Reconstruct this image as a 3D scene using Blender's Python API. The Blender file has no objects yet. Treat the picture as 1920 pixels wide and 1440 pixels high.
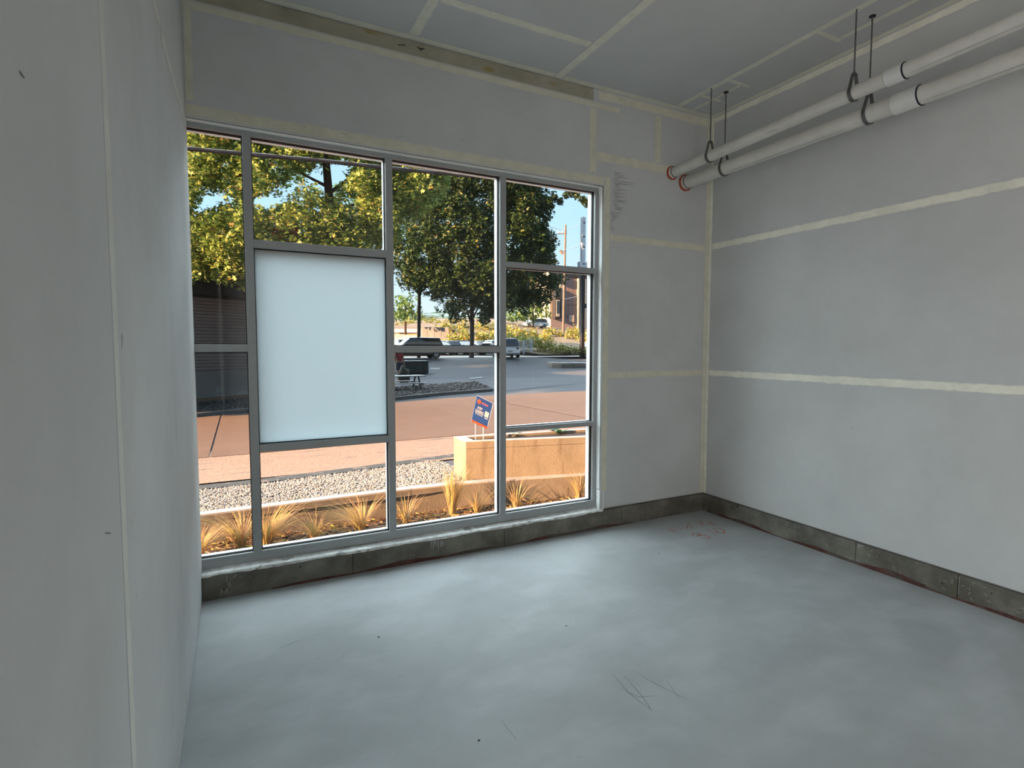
import bpy, bmesh, math, random
import numpy as np
from mathutils import Vector, Matrix
random.seed(7); rng = np.random.default_rng(7)
S = bpy.context.scene; COL = S.collection; PI = math.pi

# ------------------------------------------------------------------ camera, sky, sun, lights, exposure
F_PX, U0, V0 = 1021.588, 971.121, 713.694
CAM = Vector((0.2398, -3.8537, 1.6))
CR = Vector((0.88955041, -0.45683284, 0.00195726)); CU = Vector((0.02682622, 0.05651237, 0.99804143)); CF = Vector((0.45604871, 0.88775566, -0.06252571))
cd = bpy.data.cameras.new('camera'); cam = bpy.data.objects.new('camera', cd); COL.objects.link(cam)
cd.sensor_width = 36; cd.lens = F_PX*36/1920; cd.shift_x = (960-U0)/1920; cd.shift_y = (V0-720)/1920
cd.clip_start = .02; cd.clip_end = 900
cam.matrix_world = Matrix(((CR.x, CU.x, -CF.x, CAM.x), (CR.y, CU.y, -CF.y, CAM.y), (CR.z, CU.z, -CF.z, CAM.z), (0, 0, 0, 1)))
S.camera = cam
S.view_settings.view_transform = 'Standard'; S.view_settings.look = 'None'; S.view_settings.gamma = 1
S.view_settings.use_curve_mapping = False; S.view_settings.exposure = 0.0

SKY_STRENGTH = 2.4
w = bpy.data.worlds.new('sky'); S.world = w; w.use_nodes = True
nt = w.node_tree; nt.nodes.clear()
wo = nt.nodes.new('ShaderNodeOutputWorld'); bg = nt.nodes.new('ShaderNodeBackground')
tc = nt.nodes.new('ShaderNodeTexCoord'); sx = nt.nodes.new('ShaderNodeSeparateXYZ'); cr = nt.nodes.new('ShaderNodeValToRGB')
nt.links.new(tc.outputs['Generated'], sx.inputs[0]); nt.links.new(sx.outputs['Z'], cr.inputs[0])
nt.links.new(cr.outputs[0], bg.inputs[0]); nt.links.new(bg.outputs[0], wo.inputs[0]); bg.inputs[1].default_value = SKY_STRENGTH
e = cr.color_ramp.elements
e[0].position = 0.0; e[0].color = (.40, .44, .47, 1); e[1].position = .7; e[1].color = (.17, .27, .42, 1)
m = e.new(.22); m.color = (.26, .40, .52, 1)

SUN_STRENGTH = 40
sd = bpy.data.lights.new('sun', 'SUN'); so = bpy.data.objects.new('sun', sd); COL.objects.link(so)
sd.energy = SUN_STRENGTH; sd.color = (1.0, .55, .27); sd.angle = math.radians(.8)
so.rotation_euler = Vector((.95, .17, -.28)).to_track_quat('-Z', 'Y').to_euler()

SKY_FILL_STRENGTH = 19.5   # added broad soft lamp on the sky side, lifts the dim room
dd = bpy.data.lights.new('added_sky_fill', 'SUN'); do = bpy.data.objects.new('added_sky_fill', dd); COL.objects.link(do)
dd.energy = SKY_FILL_STRENGTH; dd.color = (.84, .95, 1.0); dd.angle = math.radians(115)
do.rotation_euler = Vector((.32, -.84, -.40)).to_track_quat('-Z', 'Y').to_euler()

FILL_STRENGTH = 120  # added area lamp in the left wall recess, brightens the room
ad = bpy.data.lights.new('added_side_fill', 'AREA'); ao = bpy.data.objects.new('added_side_fill', ad); COL.objects.link(ao)
ad.shape = 'RECTANGLE'; ad.size = 2.4; ad.size_y = 2.6; ad.energy = FILL_STRENGTH; ad.color = (1.0, .95, .90)
ao.location = (-.27, -6.6, 1.6); ao.rotation_euler = (math.radians(90), 0, math.radians(-90))

# ------------------------------------------------------------------ helpers
def ray(u, v): return CF*F_PX + CR*(u-U0) - CU*(v-V0)
def at(u, v, D): return CAM + ray(u, v)*(D/F_PX)
def onZ(u, v, z): d = ray(u, v); return CAM + d*((z-CAM.z)/d.z)
def onY(u, v, y): d = ray(u, v); return CAM + d*((y-CAM.y)/d.y)
def onX(u, v, x): d = ray(u, v); return CAM + d*((x-CAM.x)/d.x)
def proj(P):
    d = Vector(P)-CAM; z = d.dot(CF); return U0+F_PX*d.dot(CR)/z, V0-F_PX*d.dot(CU)/z, z
TZ = [(-9, .17), (1.4, .17), (2.7, .10), (5.3, -.05), (11.6, -.15), (24, -.15), (32, .25), (40, .66), (50, .80), (58, .9), (75, 1.5), (105, 5.4), (200, 7.5)]
def tz(y):
    for (a, b), (c, d) in zip(TZ, TZ[1:]):
        if y <= c: return b+(d-b)*(y-a)/(c-a)
    return TZ[-1][1]
def ground(u, v):
    d = ray(u, v)/F_PX; t = 4.0
    while t < 300:
        P = CAM+d*t
        if P.z <= tz(P.y): return P
        t += .02 if t < 30 else .1
    return P
def lin(c): return tuple(((x/255)/12.92 if x/255 <= .04045 else ((x/255+.055)/1.055)**2.4) for x in c)+(1,)

ALB = 1.0
def scl(c): return tuple(x*ALB for x in tuple(c)[:3])
def mat(name, col=(.5, .5, .5), rough=.7, metal=0, var=0., vscale=6, col2=None, bump=0., bscale=60, spec=.3, detail=6, stretch=None, ramp=(.35, .65)):
    m = bpy.data.materials.new(name); m.use_nodes = True; n = m.node_tree.nodes; l = m.node_tree.links
    b = n['Principled BSDF']; b.inputs['Roughness'].default_value = rough; b.inputs['Metallic'].default_value = metal
    b.inputs['Specular IOR Level'].default_value = spec
    col = scl(col); col2 = scl(col2) if col2 else None
    c = tuple(col)[:3]+(1,); b.inputs['Base Color'].default_value = c
    t = n.new('ShaderNodeTexCoord'); src = t.outputs['Object']
    if stretch:
        mp = n.new('ShaderNodeMapping'); mp.inputs['Scale'].default_value = stretch; l.new(src, mp.inputs[0]); src = mp.outputs[0]
    if var or col2:
        nz = n.new('ShaderNodeTexNoise'); nz.inputs['Scale'].default_value = vscale; nz.inputs['Detail'].default_value = detail; nz.inputs['Roughness'].default_value = .62
        r = n.new('ShaderNodeValToRGB'); l.new(src, nz.inputs['Vector']); l.new(nz.outputs[0], r.inputs[0]); l.new(r.outputs[0], b.inputs['Base Color'])
        r.color_ramp.elements[0].position = ramp[0]; r.color_ramp.elements[1].position = ramp[1]
        r.color_ramp.elements[0].color = c if col2 else tuple(x*(1-var) for x in c[:3])+(1,)
        r.color_ramp.elements[1].color = (tuple(col2)[:3]+(1,)) if col2 else tuple(min(1, x*(1+var)) for x in c[:3])+(1,)
    if bump:
        nb = n.new('ShaderNodeTexNoise'); nb.inputs['Scale'].default_value = bscale; nb.inputs['Detail'].default_value = 4
        bp = n.new('ShaderNodeBump'); bp.inputs['Strength'].default_value = bump; bp.inputs['Distance'].default_value = .01
        l.new(src, nb.inputs['Vector']); l.new(nb.outputs[0], bp.inputs['Height']); l.new(bp.outputs[0], b.inputs['Normal'])
    return m
def overlay(m, col, scale=3, lo=.55, hi=.65, amount=1., stretch=None, detail=5, seed=0):
    """mix another colour over the material where a noise field is high (stains, dirt)"""
    n = m.node_tree.nodes; l = m.node_tree.links; b = n['Principled BSDF']; inp = b.inputs['Base Color']
    t = n.new('ShaderNodeTexCoord'); mp = n.new('ShaderNodeMapping'); mp.inputs['Location'].default_value = (seed*3.1, seed*1.7, seed*.9)
    if stretch: mp.inputs['Scale'].default_value = stretch
    nz = n.new('ShaderNodeTexNoise'); nz.inputs['Scale'].default_value = scale; nz.inputs['Detail'].default_value = detail
    r = n.new('ShaderNodeMapRange'); r.inputs[1].default_value = lo; r.inputs[2].default_value = hi; r.inputs[4].default_value = amount
    mx = n.new('ShaderNodeMix'); mx.data_type = 'RGBA'
    l.new(t.outputs['Object'], mp.inputs[0]); l.new(mp.outputs[0], nz.inputs['Vector']); l.new(nz.outputs[0], r.inputs[0]); l.new(r.outputs[0], mx.inputs[0])
    if inp.links: l.new(inp.links[0].from_socket, mx.inputs[6])
    else: mx.inputs[6].default_value = inp.default_value
    mx.inputs[7].default_value = scl(col)+(1,); l.new(mx.outputs[2], inp); return r
def leafmat(name, stops, trans=.35, rough=.55):
    stops = [(p, scl(c)) for p, c in stops]
    m = bpy.data.materials.new(name); m.use_nodes = True; n = m.node_tree.nodes; l = m.node_tree.links; b = n['Principled BSDF']
    g = n.new('ShaderNodeNewGeometry'); r = n.new('ShaderNodeValToRGB'); l.new(g.outputs['Random Per Island'], r.inputs[0])
    el = r.color_ramp.elements
    while len(el) > 1: el.remove(el[-1])
    el[0].position = stops[0][0]; el[0].color = stops[0][1]+(1,)
    for p, c in stops[1:]: x = el.new(p); x.color = c+(1,)
    l.new(r.outputs[0], b.inputs['Base Color']); b.inputs['Roughness'].default_value = rough; b.inputs['Specular IOR Level'].default_value = .35
    tr = n.new('ShaderNodeBsdfTranslucent'); l.new(r.outputs[0], tr.inputs[0]); mx = n.new('ShaderNodeMixShader'); mx.inputs[0].default_value = trans
    l.new(b.outputs[0], mx.inputs[1]); l.new(tr.outputs[0], mx.inputs[2]); l.new(mx.outputs[0], n['Material Output'].inputs[0]); return m

def tag(o, label=None, cat=None, group=None, kind=None):
    if label: o['label'] = label
    if cat: o['category'] = cat
    if group: o['group'] = group
    if kind: o['kind'] = kind
    return o
def empty(name, loc=(0, 0, 0), label=None, cat=None, group=None, kind=None, rz=0):
    o = bpy.data.objects.new(name, None); COL.objects.link(o); o.location = loc; o.rotation_euler = (0, 0, rz); o.empty_display_size = .1
    return tag(o, label, cat, group, kind)
def link(name, me, m=None, parent=None, world=True):
    o = bpy.data.objects.new(name, me); COL.objects.link(o)
    if m and not me.materials: me.materials.append(m)
    if parent:
        o.parent = parent
        if world: o.matrix_parent_inverse = Matrix.LocRotScale(parent.location, parent.rotation_euler, None).inverted()
    return o
def fin(name, bm, m, parent=None, smooth=False, world=True, bevel=0):
    if bevel: bmesh.ops.bevel(bm, geom=list(bm.edges), offset=bevel, segments=1, affect='EDGES')
    bmesh.ops.recalc_face_normals(bm, faces=bm.faces)
    me = bpy.data.meshes.new(name); bm.to_mesh(me); bm.free()
    if smooth:
        for p in me.polygons: p.use_smooth = True
    return link(name, me, m, parent, world)
def addbox(bm, a, b):
    x0, y0, z0 = a; x1, y1, z1 = b
    v = [bm.verts.new(p) for p in ((x0, y0, z0), (x1, y0, z0), (x1, y1, z0), (x0, y1, z0), (x0, y0, z1), (x1, y0, z1), (x1, y1, z1), (x0, y1, z1))]
    for f in ((0, 3, 2, 1), (4, 5, 6, 7), (0, 1, 5, 4), (1, 2, 6, 5), (2, 3, 7, 6), (3, 0, 4, 7)): bm.faces.new([v[i] for i in f])
def box(name, a, b, m, parent=None, bevel=0, world=True):
    bm = bmesh.new(); addbox(bm, a, b); return fin(name, bm, m, parent, bevel=bevel, world=world)
def addprism(bm, pts, z0, z1):
    f = [z0]*len(pts) if not isinstance(z0, (list, tuple)) else z0
    t = [z1]*len(pts) if not isinstance(z1, (list, tuple)) else z1
    lo = [bm.verts.new((p[0], p[1], a)) for p, a in zip(pts, f)]; hi = [bm.verts.new((p[0], p[1], a)) for p, a in zip(pts, t)]
    n = len(pts); bm.faces.new(hi); bm.faces.new(lo[::-1])
    for i in range(n): bm.faces.new((lo[i], lo[(i+1) % n], hi[(i+1) % n], hi[i]))
def prism(name, pts, z0, z1, m, parent=None, bevel=0, world=True):
    bm = bmesh.new(); addprism(bm, pts, z0, z1); return fin(name, bm, m, parent, bevel=bevel, world=world)
def addtube(bm, pts, rad, seg=10, cap=True):
    pts = [Vector(p) for p in pts]; rs = rad if isinstance(rad, (list, tuple)) else [rad]*len(pts); rings = []; prev = None
    for i, p in enumerate(pts):
        d = (pts[min(i+1, len(pts)-1)]-pts[max(i-1, 0)]).normalized()
        if prev is None: n = d.orthogonal().normalized()
        else: n = (prev-d*prev.dot(d)).normalized()
        prev = n; b = d.cross(n)
        rings.append([bm.verts.new(p+(n*math.cos(2*PI*k/seg)+b*math.sin(2*PI*k/seg))*rs[i]) for k in range(seg)])
    for r0, r1 in zip(rings, rings[1:]):
        for k in range(seg): bm.faces.new((r0[k], r0[(k+1) % seg], r1[(k+1) % seg], r1[k]))
    if cap:
        for rg in (rings[0][::-1], rings[-1]): bm.faces.new([bm.verts.new(v.co) for v in rg])
def tube(name, pts, rad, m, parent=None, seg=12, smooth=True, world=True):
    bm = bmesh.new(); addtube(bm, pts, rad, seg); return fin(name, bm, m, parent, smooth, world)
def ringtube(bm, c0, c1, ro, ri, seg=28):
    c0, c1 = Vector(c0), Vector(c1); d = (c1-c0).normalized(); n = d.orthogonal().normalized(); b = d.cross(n)
    R = [[bm.verts.new(c+(n*math.cos(2*PI*k/seg)+b*math.sin(2*PI*k/seg))*r) for k in range(seg)] for c, r in ((c0, ro), (c1, ro), (c1, ri), (c0, ri))]
    for i in range(4):
        for k in range(seg): bm.faces.new((R[i][k], R[i][(k+1) % seg], R[(i+1) % 4][(k+1) % seg], R[(i+1) % 4][k]))
def ribbon(name, strokes, width, nrm, m, parent, lift=.0008):
    """flat hand drawn marks lying on a surface"""
    bm = bmesh.new(); nrm = Vector(nrm)
    for pts in strokes:
        pts = [Vector(p) for p in pts]; a = []
        for i, p in enumerate(pts):
            d = (pts[min(i+1, len(pts)-1)]-pts[max(i-1, 0)]).normalized(); s = d.cross(nrm).normalized()
            wv = width*(.5 if 0 < i < len(pts)-1 else .22); a.append((bm.verts.new(p+s*wv+nrm*lift), bm.verts.new(p-s*wv+nrm*lift)))
        for q, r in zip(a, a[1:]): bm.faces.new((q[0], r[0], r[1], q[1]))
    me = bpy.data.meshes.new(name); bm.to_mesh(me); bm.free(); return link(name, me, m, parent)
def npmesh(name, V, Fc, m, parent=None, world=True):
    me = bpy.data.meshes.new(name); V = np.asarray(V, 'f4'); Fc = np.asarray(Fc, 'i4'); k = Fc.shape[1]
    me.vertices.add(len(V)); me.vertices.foreach_set('co', V.ravel()); me.loops.add(Fc.size); me.loops.foreach_set('vertex_index', Fc.ravel())
    me.polygons.add(len(Fc)); me.polygons.foreach_set('loop_start', np.arange(len(Fc), dtype='i4')*k); me.update(calc_edges=True)
    return link(name, me, m, parent, world)
def rots(n, tilt=1.0):
    """random rotations; tilt<1 keeps the local Z axis nearer vertical"""
    a = rng.uniform(0, 2*PI, n); t = rng.normal(0, tilt, n); s = rng.uniform(0, 2*PI, n)
    ca, sa, ct, st, cs, ss = np.cos(a), np.sin(a), np.cos(t), np.sin(t), np.cos(s), np.sin(s)
    Z = np.zeros(n); O = np.ones(n)
    A = np.stack([np.stack([ca, -sa, Z], 1), np.stack([sa, ca, Z], 1), np.stack([Z, Z, O], 1)], 1)
    B = np.stack([np.stack([O, Z, Z], 1), np.stack([Z, ct, -st], 1), np.stack([Z, st, ct], 1)], 1)
    C_ = np.stack([np.stack([cs, -ss, Z], 1), np.stack([ss, cs, Z], 1), np.stack([Z, Z, O], 1)], 1)
    return A@B@C_
def scatter(name, tv, tf, pos, R, sc, m, parent=None, world=True):
    tv = np.asarray(tv, float); tf = np.asarray(tf); n = len(pos)
    V = np.einsum('nij,kj->nki', R, tv)*np.asarray(sc).reshape(n, 1, -1)+np.asarray(pos)[:, None, :]
    Fc = tf[None]+(np.arange(n)*len(tv))[:, None, None]
    return npmesh(name, V.reshape(-1, 3), Fc.reshape(-1, tf.shape[1]), m, parent, world)
# lobed leaf, folded a little, about 1 long
LEAF_V = [(0, -.5, 0), (.12, -.1, .05), (.48, -.12, -.05), (.16, .12, .04), (.30, .38, -.06), (0, .62, -.02), (-.30, .38, -.06), (-.16, .12, .04), (-.48, -.12, -.05), (-.12, -.1, .05), (0, 0, -.02)]
LEAF_F = [(0, 1, 10), (1, 2, 3), (1, 3, 10), (3, 4, 5), (10, 3, 5), (10, 5, 7), (5, 6, 7), (10, 7, 9), (7, 8, 9), (0, 10, 9)]

# ------------------------------------------------------------------ materials
M = {}
M['drywall'] = mat('drywall_paper', (.60, .61, .605), .85, var=.05, vscale=1.6, bump=.08, bscale=220, spec=.15)
M['drywall_ceiling'] = mat('drywall_ceiling_paper', (.60, .605, .60), .85, var=.04, vscale=1.3, bump=.08, bscale=220, spec=.15)
def tapemat(name, col, base):
    m = mat(name, col, .85, var=.07, vscale=9, spec=.12); n = m.node_tree.nodes; l = m.node_tree.links; b = n['Principled BSDF']
    uv = n.new('ShaderNodeUVMap'); sp = n.new('ShaderNodeSeparateXYZ'); l.new(uv.outputs[0], sp.inputs[0])
    nz = n.new('ShaderNodeTexNoise'); nz.inputs['Scale'].default_value = 14; tcn = n.new('ShaderNodeTexCoord'); l.new(tcn.outputs['Object'], nz.inputs['Vector'])
    a = n.new('ShaderNodeMath'); a.operation = 'MULTIPLY_ADD'; a.inputs[1].default_value = .28; l.new(nz.outputs[0], a.inputs[0]); l.new(sp.outputs['Y'], a.inputs[2])
    s = n.new('ShaderNodeMath'); s.operation = 'SUBTRACT'; s.inputs[1].default_value = .64; l.new(a.outputs[0], s.inputs[0])
    ab = n.new('ShaderNodeMath'); ab.operation = 'ABSOLUTE'; l.new(s.outputs[0], ab.inputs[0])
    r = n.new('ShaderNodeMapRange'); r.inputs[1].default_value = .30; r.inputs[2].default_value = .44; r.inputs[3].default_value = 0; r.inputs[4].default_value = 1; l.new(ab.outputs[0], r.inputs[0])
    mx = n.new('ShaderNodeMix'); mx.data_type = 'RGBA'; l.new(r.outputs[0], mx.inputs[0]); l.new(b.inputs['Base Color'].links[0].from_socket, mx.inputs[6]); mx.inputs[7].default_value = base+(1,)
    l.new(mx.outputs[2], b.inputs['Base Color']); return m
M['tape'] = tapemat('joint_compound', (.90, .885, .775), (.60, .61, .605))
M['tape_front'] = tapemat('joint_compound_front', (.70, .675, .555), (.60, .61, .605))  # compound darkened for the dimmer window wall, shade put into its colour
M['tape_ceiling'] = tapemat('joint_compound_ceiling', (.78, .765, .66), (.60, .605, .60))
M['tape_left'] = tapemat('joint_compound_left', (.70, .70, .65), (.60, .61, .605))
M['band'] = mat('sealant_band', (.40, .375, .29), .8, var=.12, vscale=5); overlay(M['band'], (.36, .27, .08), 5, .60, .70, .85, stretch=(.8, 1, 2.2))
M['bead'] = mat('corner_bead', (.62, .62, .58), .6)
M['reveal'] = mat('lit_reveal_gypsum', (.86, .88, .86), .6, var=.04, vscale=4)  # paler colour stands in for ground light caught by the reveal
M['backing'] = mat('wall_core', (.35, .35, .34), .9)
M['gap'] = mat('dark_gap', (.03, .03, .03), .9)
fm = M['floor'] = mat('concrete_floor', (.39, .415, .42), .62, var=.10, vscale=1.1, bump=.06, bscale=35, spec=.35)
overlay(fm, (.50, .53, .545), 2.6, .46, .70, .6, stretch=(1, 1.6, 1), seed=1); overlay(fm, (.38, .395, .39), 7, .60, .78, .3, seed=2); overlay(fm, (.22, .23, .23), 46, .72, .78, .5, seed=3, detail=2); overlay(fm, (.62, .64, .63), 60, .74, .78, .5, seed=4, detail=2)
cm = M['curb'] = mat('stem_wall_concrete', (.18, .172, .145), .8, var=.30, vscale=5, bump=.5, bscale=30)
overlay(cm, (.10, .092, .07), 3, .50, .66, .8, seed=2); overlay(cm, (.27, .26, .22), 16, .66, .74, .7, seed=5); overlay(cm, (.015, .014, .012), 30, .72, .76, 1, seed=6, detail=1)
M['curb_red'] = mat('red_stain', (.10, .045, .038), .85, var=.35, vscale=14, bump=.3, bscale=40); overlay(M['curb_red'], (.10, .09, .075), 6, .50, .6, 1, seed=1)
M['plaster'] = mat('dusty_ledge', (.78, .80, .78), .9, var=.22, vscale=14, bump=.5, bscale=40); overlay(M['plaster'], (.22, .21, .19), 10, .58, .68, .7)
M['frame'] = mat('grey_aluminium', (.37, .385, .385), .38, .25, var=.03, vscale=30, spec=.5)
M['frame_ext'] = mat('sky_lit_aluminium', (.72, .74, .74), .35, .15, spec=.5)  # outer profile made paler, sky light on it put into the colour
M['gasket'] = mat('black_gasket', (.008, .008, .009), .5)
M['pvc'] = mat('white_pvc', (.66, .65, .60), .45, var=.06, vscale=7, spec=.45); overlay(M['pvc'], (.40, .38, .33), 9, .64, .76, .5)
M['pvc_white'] = mat('bright_pvc', (.74, .75, .73), .35, var=.03, vscale=9, spec=.5)
M['primer'] = mat('purple_black_primer', (.012, .013, .03), .4)
M['orange'] = mat('firestop_sealant', (.42, .085, .04), .6, var=.25, vscale=30)
M['steel'] = mat('galvanised_steel', (.16, .165, .165), .45, .7, var=.2, vscale=30)
M['ink'] = mat('marker_ink', (.05, .05, .05), .7); M['smudge'] = mat('graphite_smudge', (.36, .36, .355), .85)
M['scratch'] = mat('floor_scratch_mark', (.24, .25, .25), .8); M['spray'] = mat('orange_spray_chalk', (.46, .27, .22), .9, var=.2, vscale=30)
M['white_mark'] = mat('white_scuff', (.45, .46, .44), .9)
# glass
def glassmat(name, tint=(1, 1, 1), refl=.6):
    m = bpy.data.materials.new(name); m.use_nodes = True; n = m.node_tree.nodes; l = m.node_tree.links
    tr = n.new('ShaderNodeBsdfTransparent'); tr.inputs[0].default_value = tint+(1,); g = n.new('ShaderNodeBsdfGlossy'); g.inputs['Roughness'].default_value = .02
    fr = n.new('ShaderNodeFresnel'); fr.inputs[0].default_value = 1.45; mm = n.new('ShaderNodeMath'); mm.operation = 'MULTIPLY'; mm.inputs[1].default_value = refl; l.new(fr.outputs[0], mm.inputs[0])
    mx = n.new('ShaderNodeMixShader'); l.new(mm.outputs[0], mx.inputs[0]); l.new(tr.outputs[0], mx.inputs[1]); l.new(g.outputs[0], mx.inputs[2]); l.new(mx.outputs[0], n['Material Output'].inputs[0]); return m
M['glass'] = glassmat('clear_glass', (.97, .985, .98), .5)
fr = M['frost'] = bpy.data.materials.new('frosted_film'); fr.use_nodes = True
n_ = fr.node_tree.nodes; l_ = fr.node_tree.links; n_['Principled BSDF'].inputs['Base Color'].default_value = (.8, .82, .82, 1); n_['Principled BSDF'].inputs['Roughness'].default_value = .5
tl = n_.new('ShaderNodeBsdfTranslucent'); tl.inputs[0].default_value = (.50, .55, .56, 1); mx_ = n_.new('ShaderNodeMixShader'); mx_.inputs[0].default_value = .82
l_.new(n_['Principled BSDF'].outputs[0], mx_.inputs[1]); l_.new(tl.outputs[0], mx_.inputs[2]); l_.new(mx_.outputs[0], n_['Material Output'].inputs[0])
# outdoors (sun and sky are strong, so real world albedos)
ALB = .32
M['concrete'] = mat('cast_concrete', (.42, .35, .28), .85, var=.14, vscale=5, bump=.3, bscale=60); overlay(M['concrete'], (.25, .19, .14), 9, .6, .72, .6, stretch=(1, 1, .35))
M['concrete_cap'] = mat('pale_concrete_cap', (.85, .78, .76), .85, var=.08, vscale=12)
M['planter'] = mat('board_formed_concrete', (.50, .41, .31), .85, var=.12, vscale=4, bump=.35, bscale=50); overlay(M['planter'], (.32, .23, .16), 7, .56, .72, .7, stretch=(1.6, 1.6, .3)); overlay(M['planter'], (.06, .05, .04), 22, .77, .79, 1, seed=3, detail=1)
M['soil'] = mat('dark_soil', (.045, .03, .028), .95, var=.4, vscale=30, bump=.8, bscale=60)
M['mulch'] = mat('bark_mulch', (.20, .10, .065), .95, var=.5, vscale=40, bump=.9, bscale=80)
M['chip'] = leafmat('mulch_chips', [(0, (.16, .07, .04)), (.4, (.30, .15, .08)), (.7, (.42, .24, .13)), (1, (.10, .05, .035))], .0, .9)
M['road'] = mat('worn_asphalt', (.155, .16, .185), .9, var=.12, vscale=.5, bump=.25, bscale=25, stretch=(.5, 1.2, 1)); overlay(M['road'], (.21, .21, .225), 1.1, .5, .65, .5, seed=1, stretch=(.35, 1.2, 1)); overlay(M['road'], (.11, .115, .13), .8, .60, .70, .6, seed=3, stretch=(.3, 1.5, 1))
M['slab'] = mat('driveway_concrete', (.285, .175, .122), .9, var=.10, vscale=1.5, bump=.15, bscale=50); overlay(M['slab'], (.22, .135, .095), 3, .55, .7, .6)
M['coarse'] = mat('coarse_aggregate_asphalt', (.66, .45, .33), .9, col2=(.36, .25, .19), vscale=30, bump=.5, bscale=40, ramp=(.45, .62)); overlay(M['coarse'], (.17, .18, .185), 2, .60, .68, .8, stretch=(.5, 2.5, 1), seed=5)
M['gutter'] = mat('dark_gutter_strip', (.09, .11, .12), .9, var=.3, vscale=14, bump=.4, bscale=60); overlay(M['gutter'], (.36, .30, .26), 8, .56, .62, .9)
M['stone'] = leafmat('white_gravel', [(0, (.75, .72, .72)), (.35, (.95, .92, .92)), (.6, (.42, .40, .40)), (.8, (1, .98, .98)), (1, (.22, .21, .22))], 0., .8)
M['gravelbed'] = mat('gravel_bed', (.30, .26, .24), .95, var=.5, vscale=50, bump=.8, bscale=90)
M['kerb'] = mat('kerb_concrete', (.24, .22, .20), .9, var=.2, vscale=8)
M['white_paint'] = mat('worn_white_paint', (.55, .55, .54), .9, var=.3, vscale=10)
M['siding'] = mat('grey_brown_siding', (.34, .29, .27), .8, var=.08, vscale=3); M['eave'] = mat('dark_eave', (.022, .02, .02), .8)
M['base'] = mat('painted_base_wall', (.33, .31, .29), .85, var=.12, vscale=.9, bump=.2, bscale=20); overlay(M['base'], (.50, .48, .45), 1.3, .6, .66, .7)
M['timber'] = mat('weathered_timber', (.26, .18, .12), .9, var=.2, vscale=6)
M['bark'] = mat('tree_bark', (.13, .09, .075), .95, var=.4, vscale=9, bump=.9, bscale=18, stretch=(1, 1, .25))
M['leaf_near'] = leafmat('oak_leaves_near', [(0, (.16, .34, .08)), (.4, (.44, .70, .16)), (.75, (.85, 1.1, .28)), (.94, (1.1, 1.2, .40)), (1, (.55, .30, .08))], .4)
M['leaf_far_shaded'] = leafmat('oak_leaves_far_shaded', [(0, (.045, .11, .035)), (.5, (.07, .165, .045)), (.93, (.12, .23, .055)), (.97, (.40, .42, .10)), (1, (.55, .42, .10))], .22)  # shade on the far crown and its sunlit flecks put into the leaf colours
M['leaf_red'] = leafmat('red_leaves', [(0, (.50, .10, .03)), (1, (.62, .20, .05))], .35)
M['leaf_brush'] = leafmat('hill_brush', [(0, (.36, .50, .06)), (.45, (.62, .68, .10)), (.8, (.72, .60, .12)), (1, (.60, .30, .08))], .3)
M['leaf_green'] = leafmat('mid_green_leaves', [(0, (.15, .34, .08)), (1, (.30, .48, .12))], .3)
M['grass'] = leafmat('straw_grass', [(0, (1.1, .66, .36)), (.5, (1.25, .85, .42)), (.85, (1.2, .95, .22)), (1, (.60, .66, .18))], .25, .7)
M['rosette'] = leafmat('rosette_leaves', [(0, (.10, .26, .10)), (1, (.20, .42, .18))], .3)
M['cable'] = mat('black_cable', (.018, .018, .022), .5, spec=.5)
M['shaded_pole'] = mat('shaded_timber_pole', (.07, .05, .045), .9)  # shade on the left pole put into its timber colour
M['wood_pole'] = mat('timber_pole', (.30, .25, .22), .9, var=.2, vscale=4, stretch=(4, 4, .4))
M['dark_steel'] = mat('dark_painted_steel', (.035, .033, .035), .6); M['pale_steel'] = mat('galvanised_and_lit_steel', (1.5, 1.6, 1.75), .6, var=.05)
M['hill'] = mat('dry_hillside', (.30, .235, .11), .95, col2=(.26, .14, .08), vscale=.35, bump=.5, bscale=3)
M['verge'] = mat('dusty_verge', (.36, .31, .25), .95, col2=(.22, .2, .13), vscale=.9)

# ------------------------------------------------------------------ the room
XR, H, WD, FY, ZT, XJ, CURB = 4.262, 3.745, .018, .085, 2.960, 3.043, .160
floor = tag(box('floor', (-.3, -8.2, -.2), (XR+.3, .2, 0), M['floor']), kind='structure')
ceil = tag(box('ceiling', (-.35, -8.2, H+.014), (XR+.4, .25, H+.3), M['backing']), kind='structure')
bm = bmesh.new()   # wall with an added closed recess behind the camera for the fill lamp
addbox(bm, (-.30, -5.35, 0), (-.014, .2, H+.02)); addbox(bm, (-.30, -8.2, 0), (-.014, -7.85, H+.02)); addbox(bm, (-.40, -8.0, 0), (-.302, -5.2, 3.2)); addbox(bm, (-.30, -7.85, 0), (-.014, -5.35, .28)); addbox(bm, (-.30, -7.85, 2.92), (-.014, -5.35, H+.02))
wl = tag(fin('wall_left', bm, M['backing']), kind='structure')
wr = tag(box('wall_right', (XR+WD+.014, -8.2, 0), (XR+.34, .2, H+.02), M['backing']), kind='structure')
wb = tag(box('wall_back', (-.3, -8.35, 0), (XR+.34, -8.2, H+.02), M['drywall']), kind='structure')
bm = bmesh.new(); addbox(bm, (XJ+.012, WD+.014, CURB), (XR+WD+.014, .2, H+.02)); addbox(bm, (-.014, WD+.014, ZT+.012), (XJ+.012, .2, H+.02))
wf = tag(fin('wall_front', bm, M['backing']), kind='structure')

def panel(parent, a, b, m): return box('drywall_panel', a, b, m, parent, bevel=.0015)
G = .0015
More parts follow.
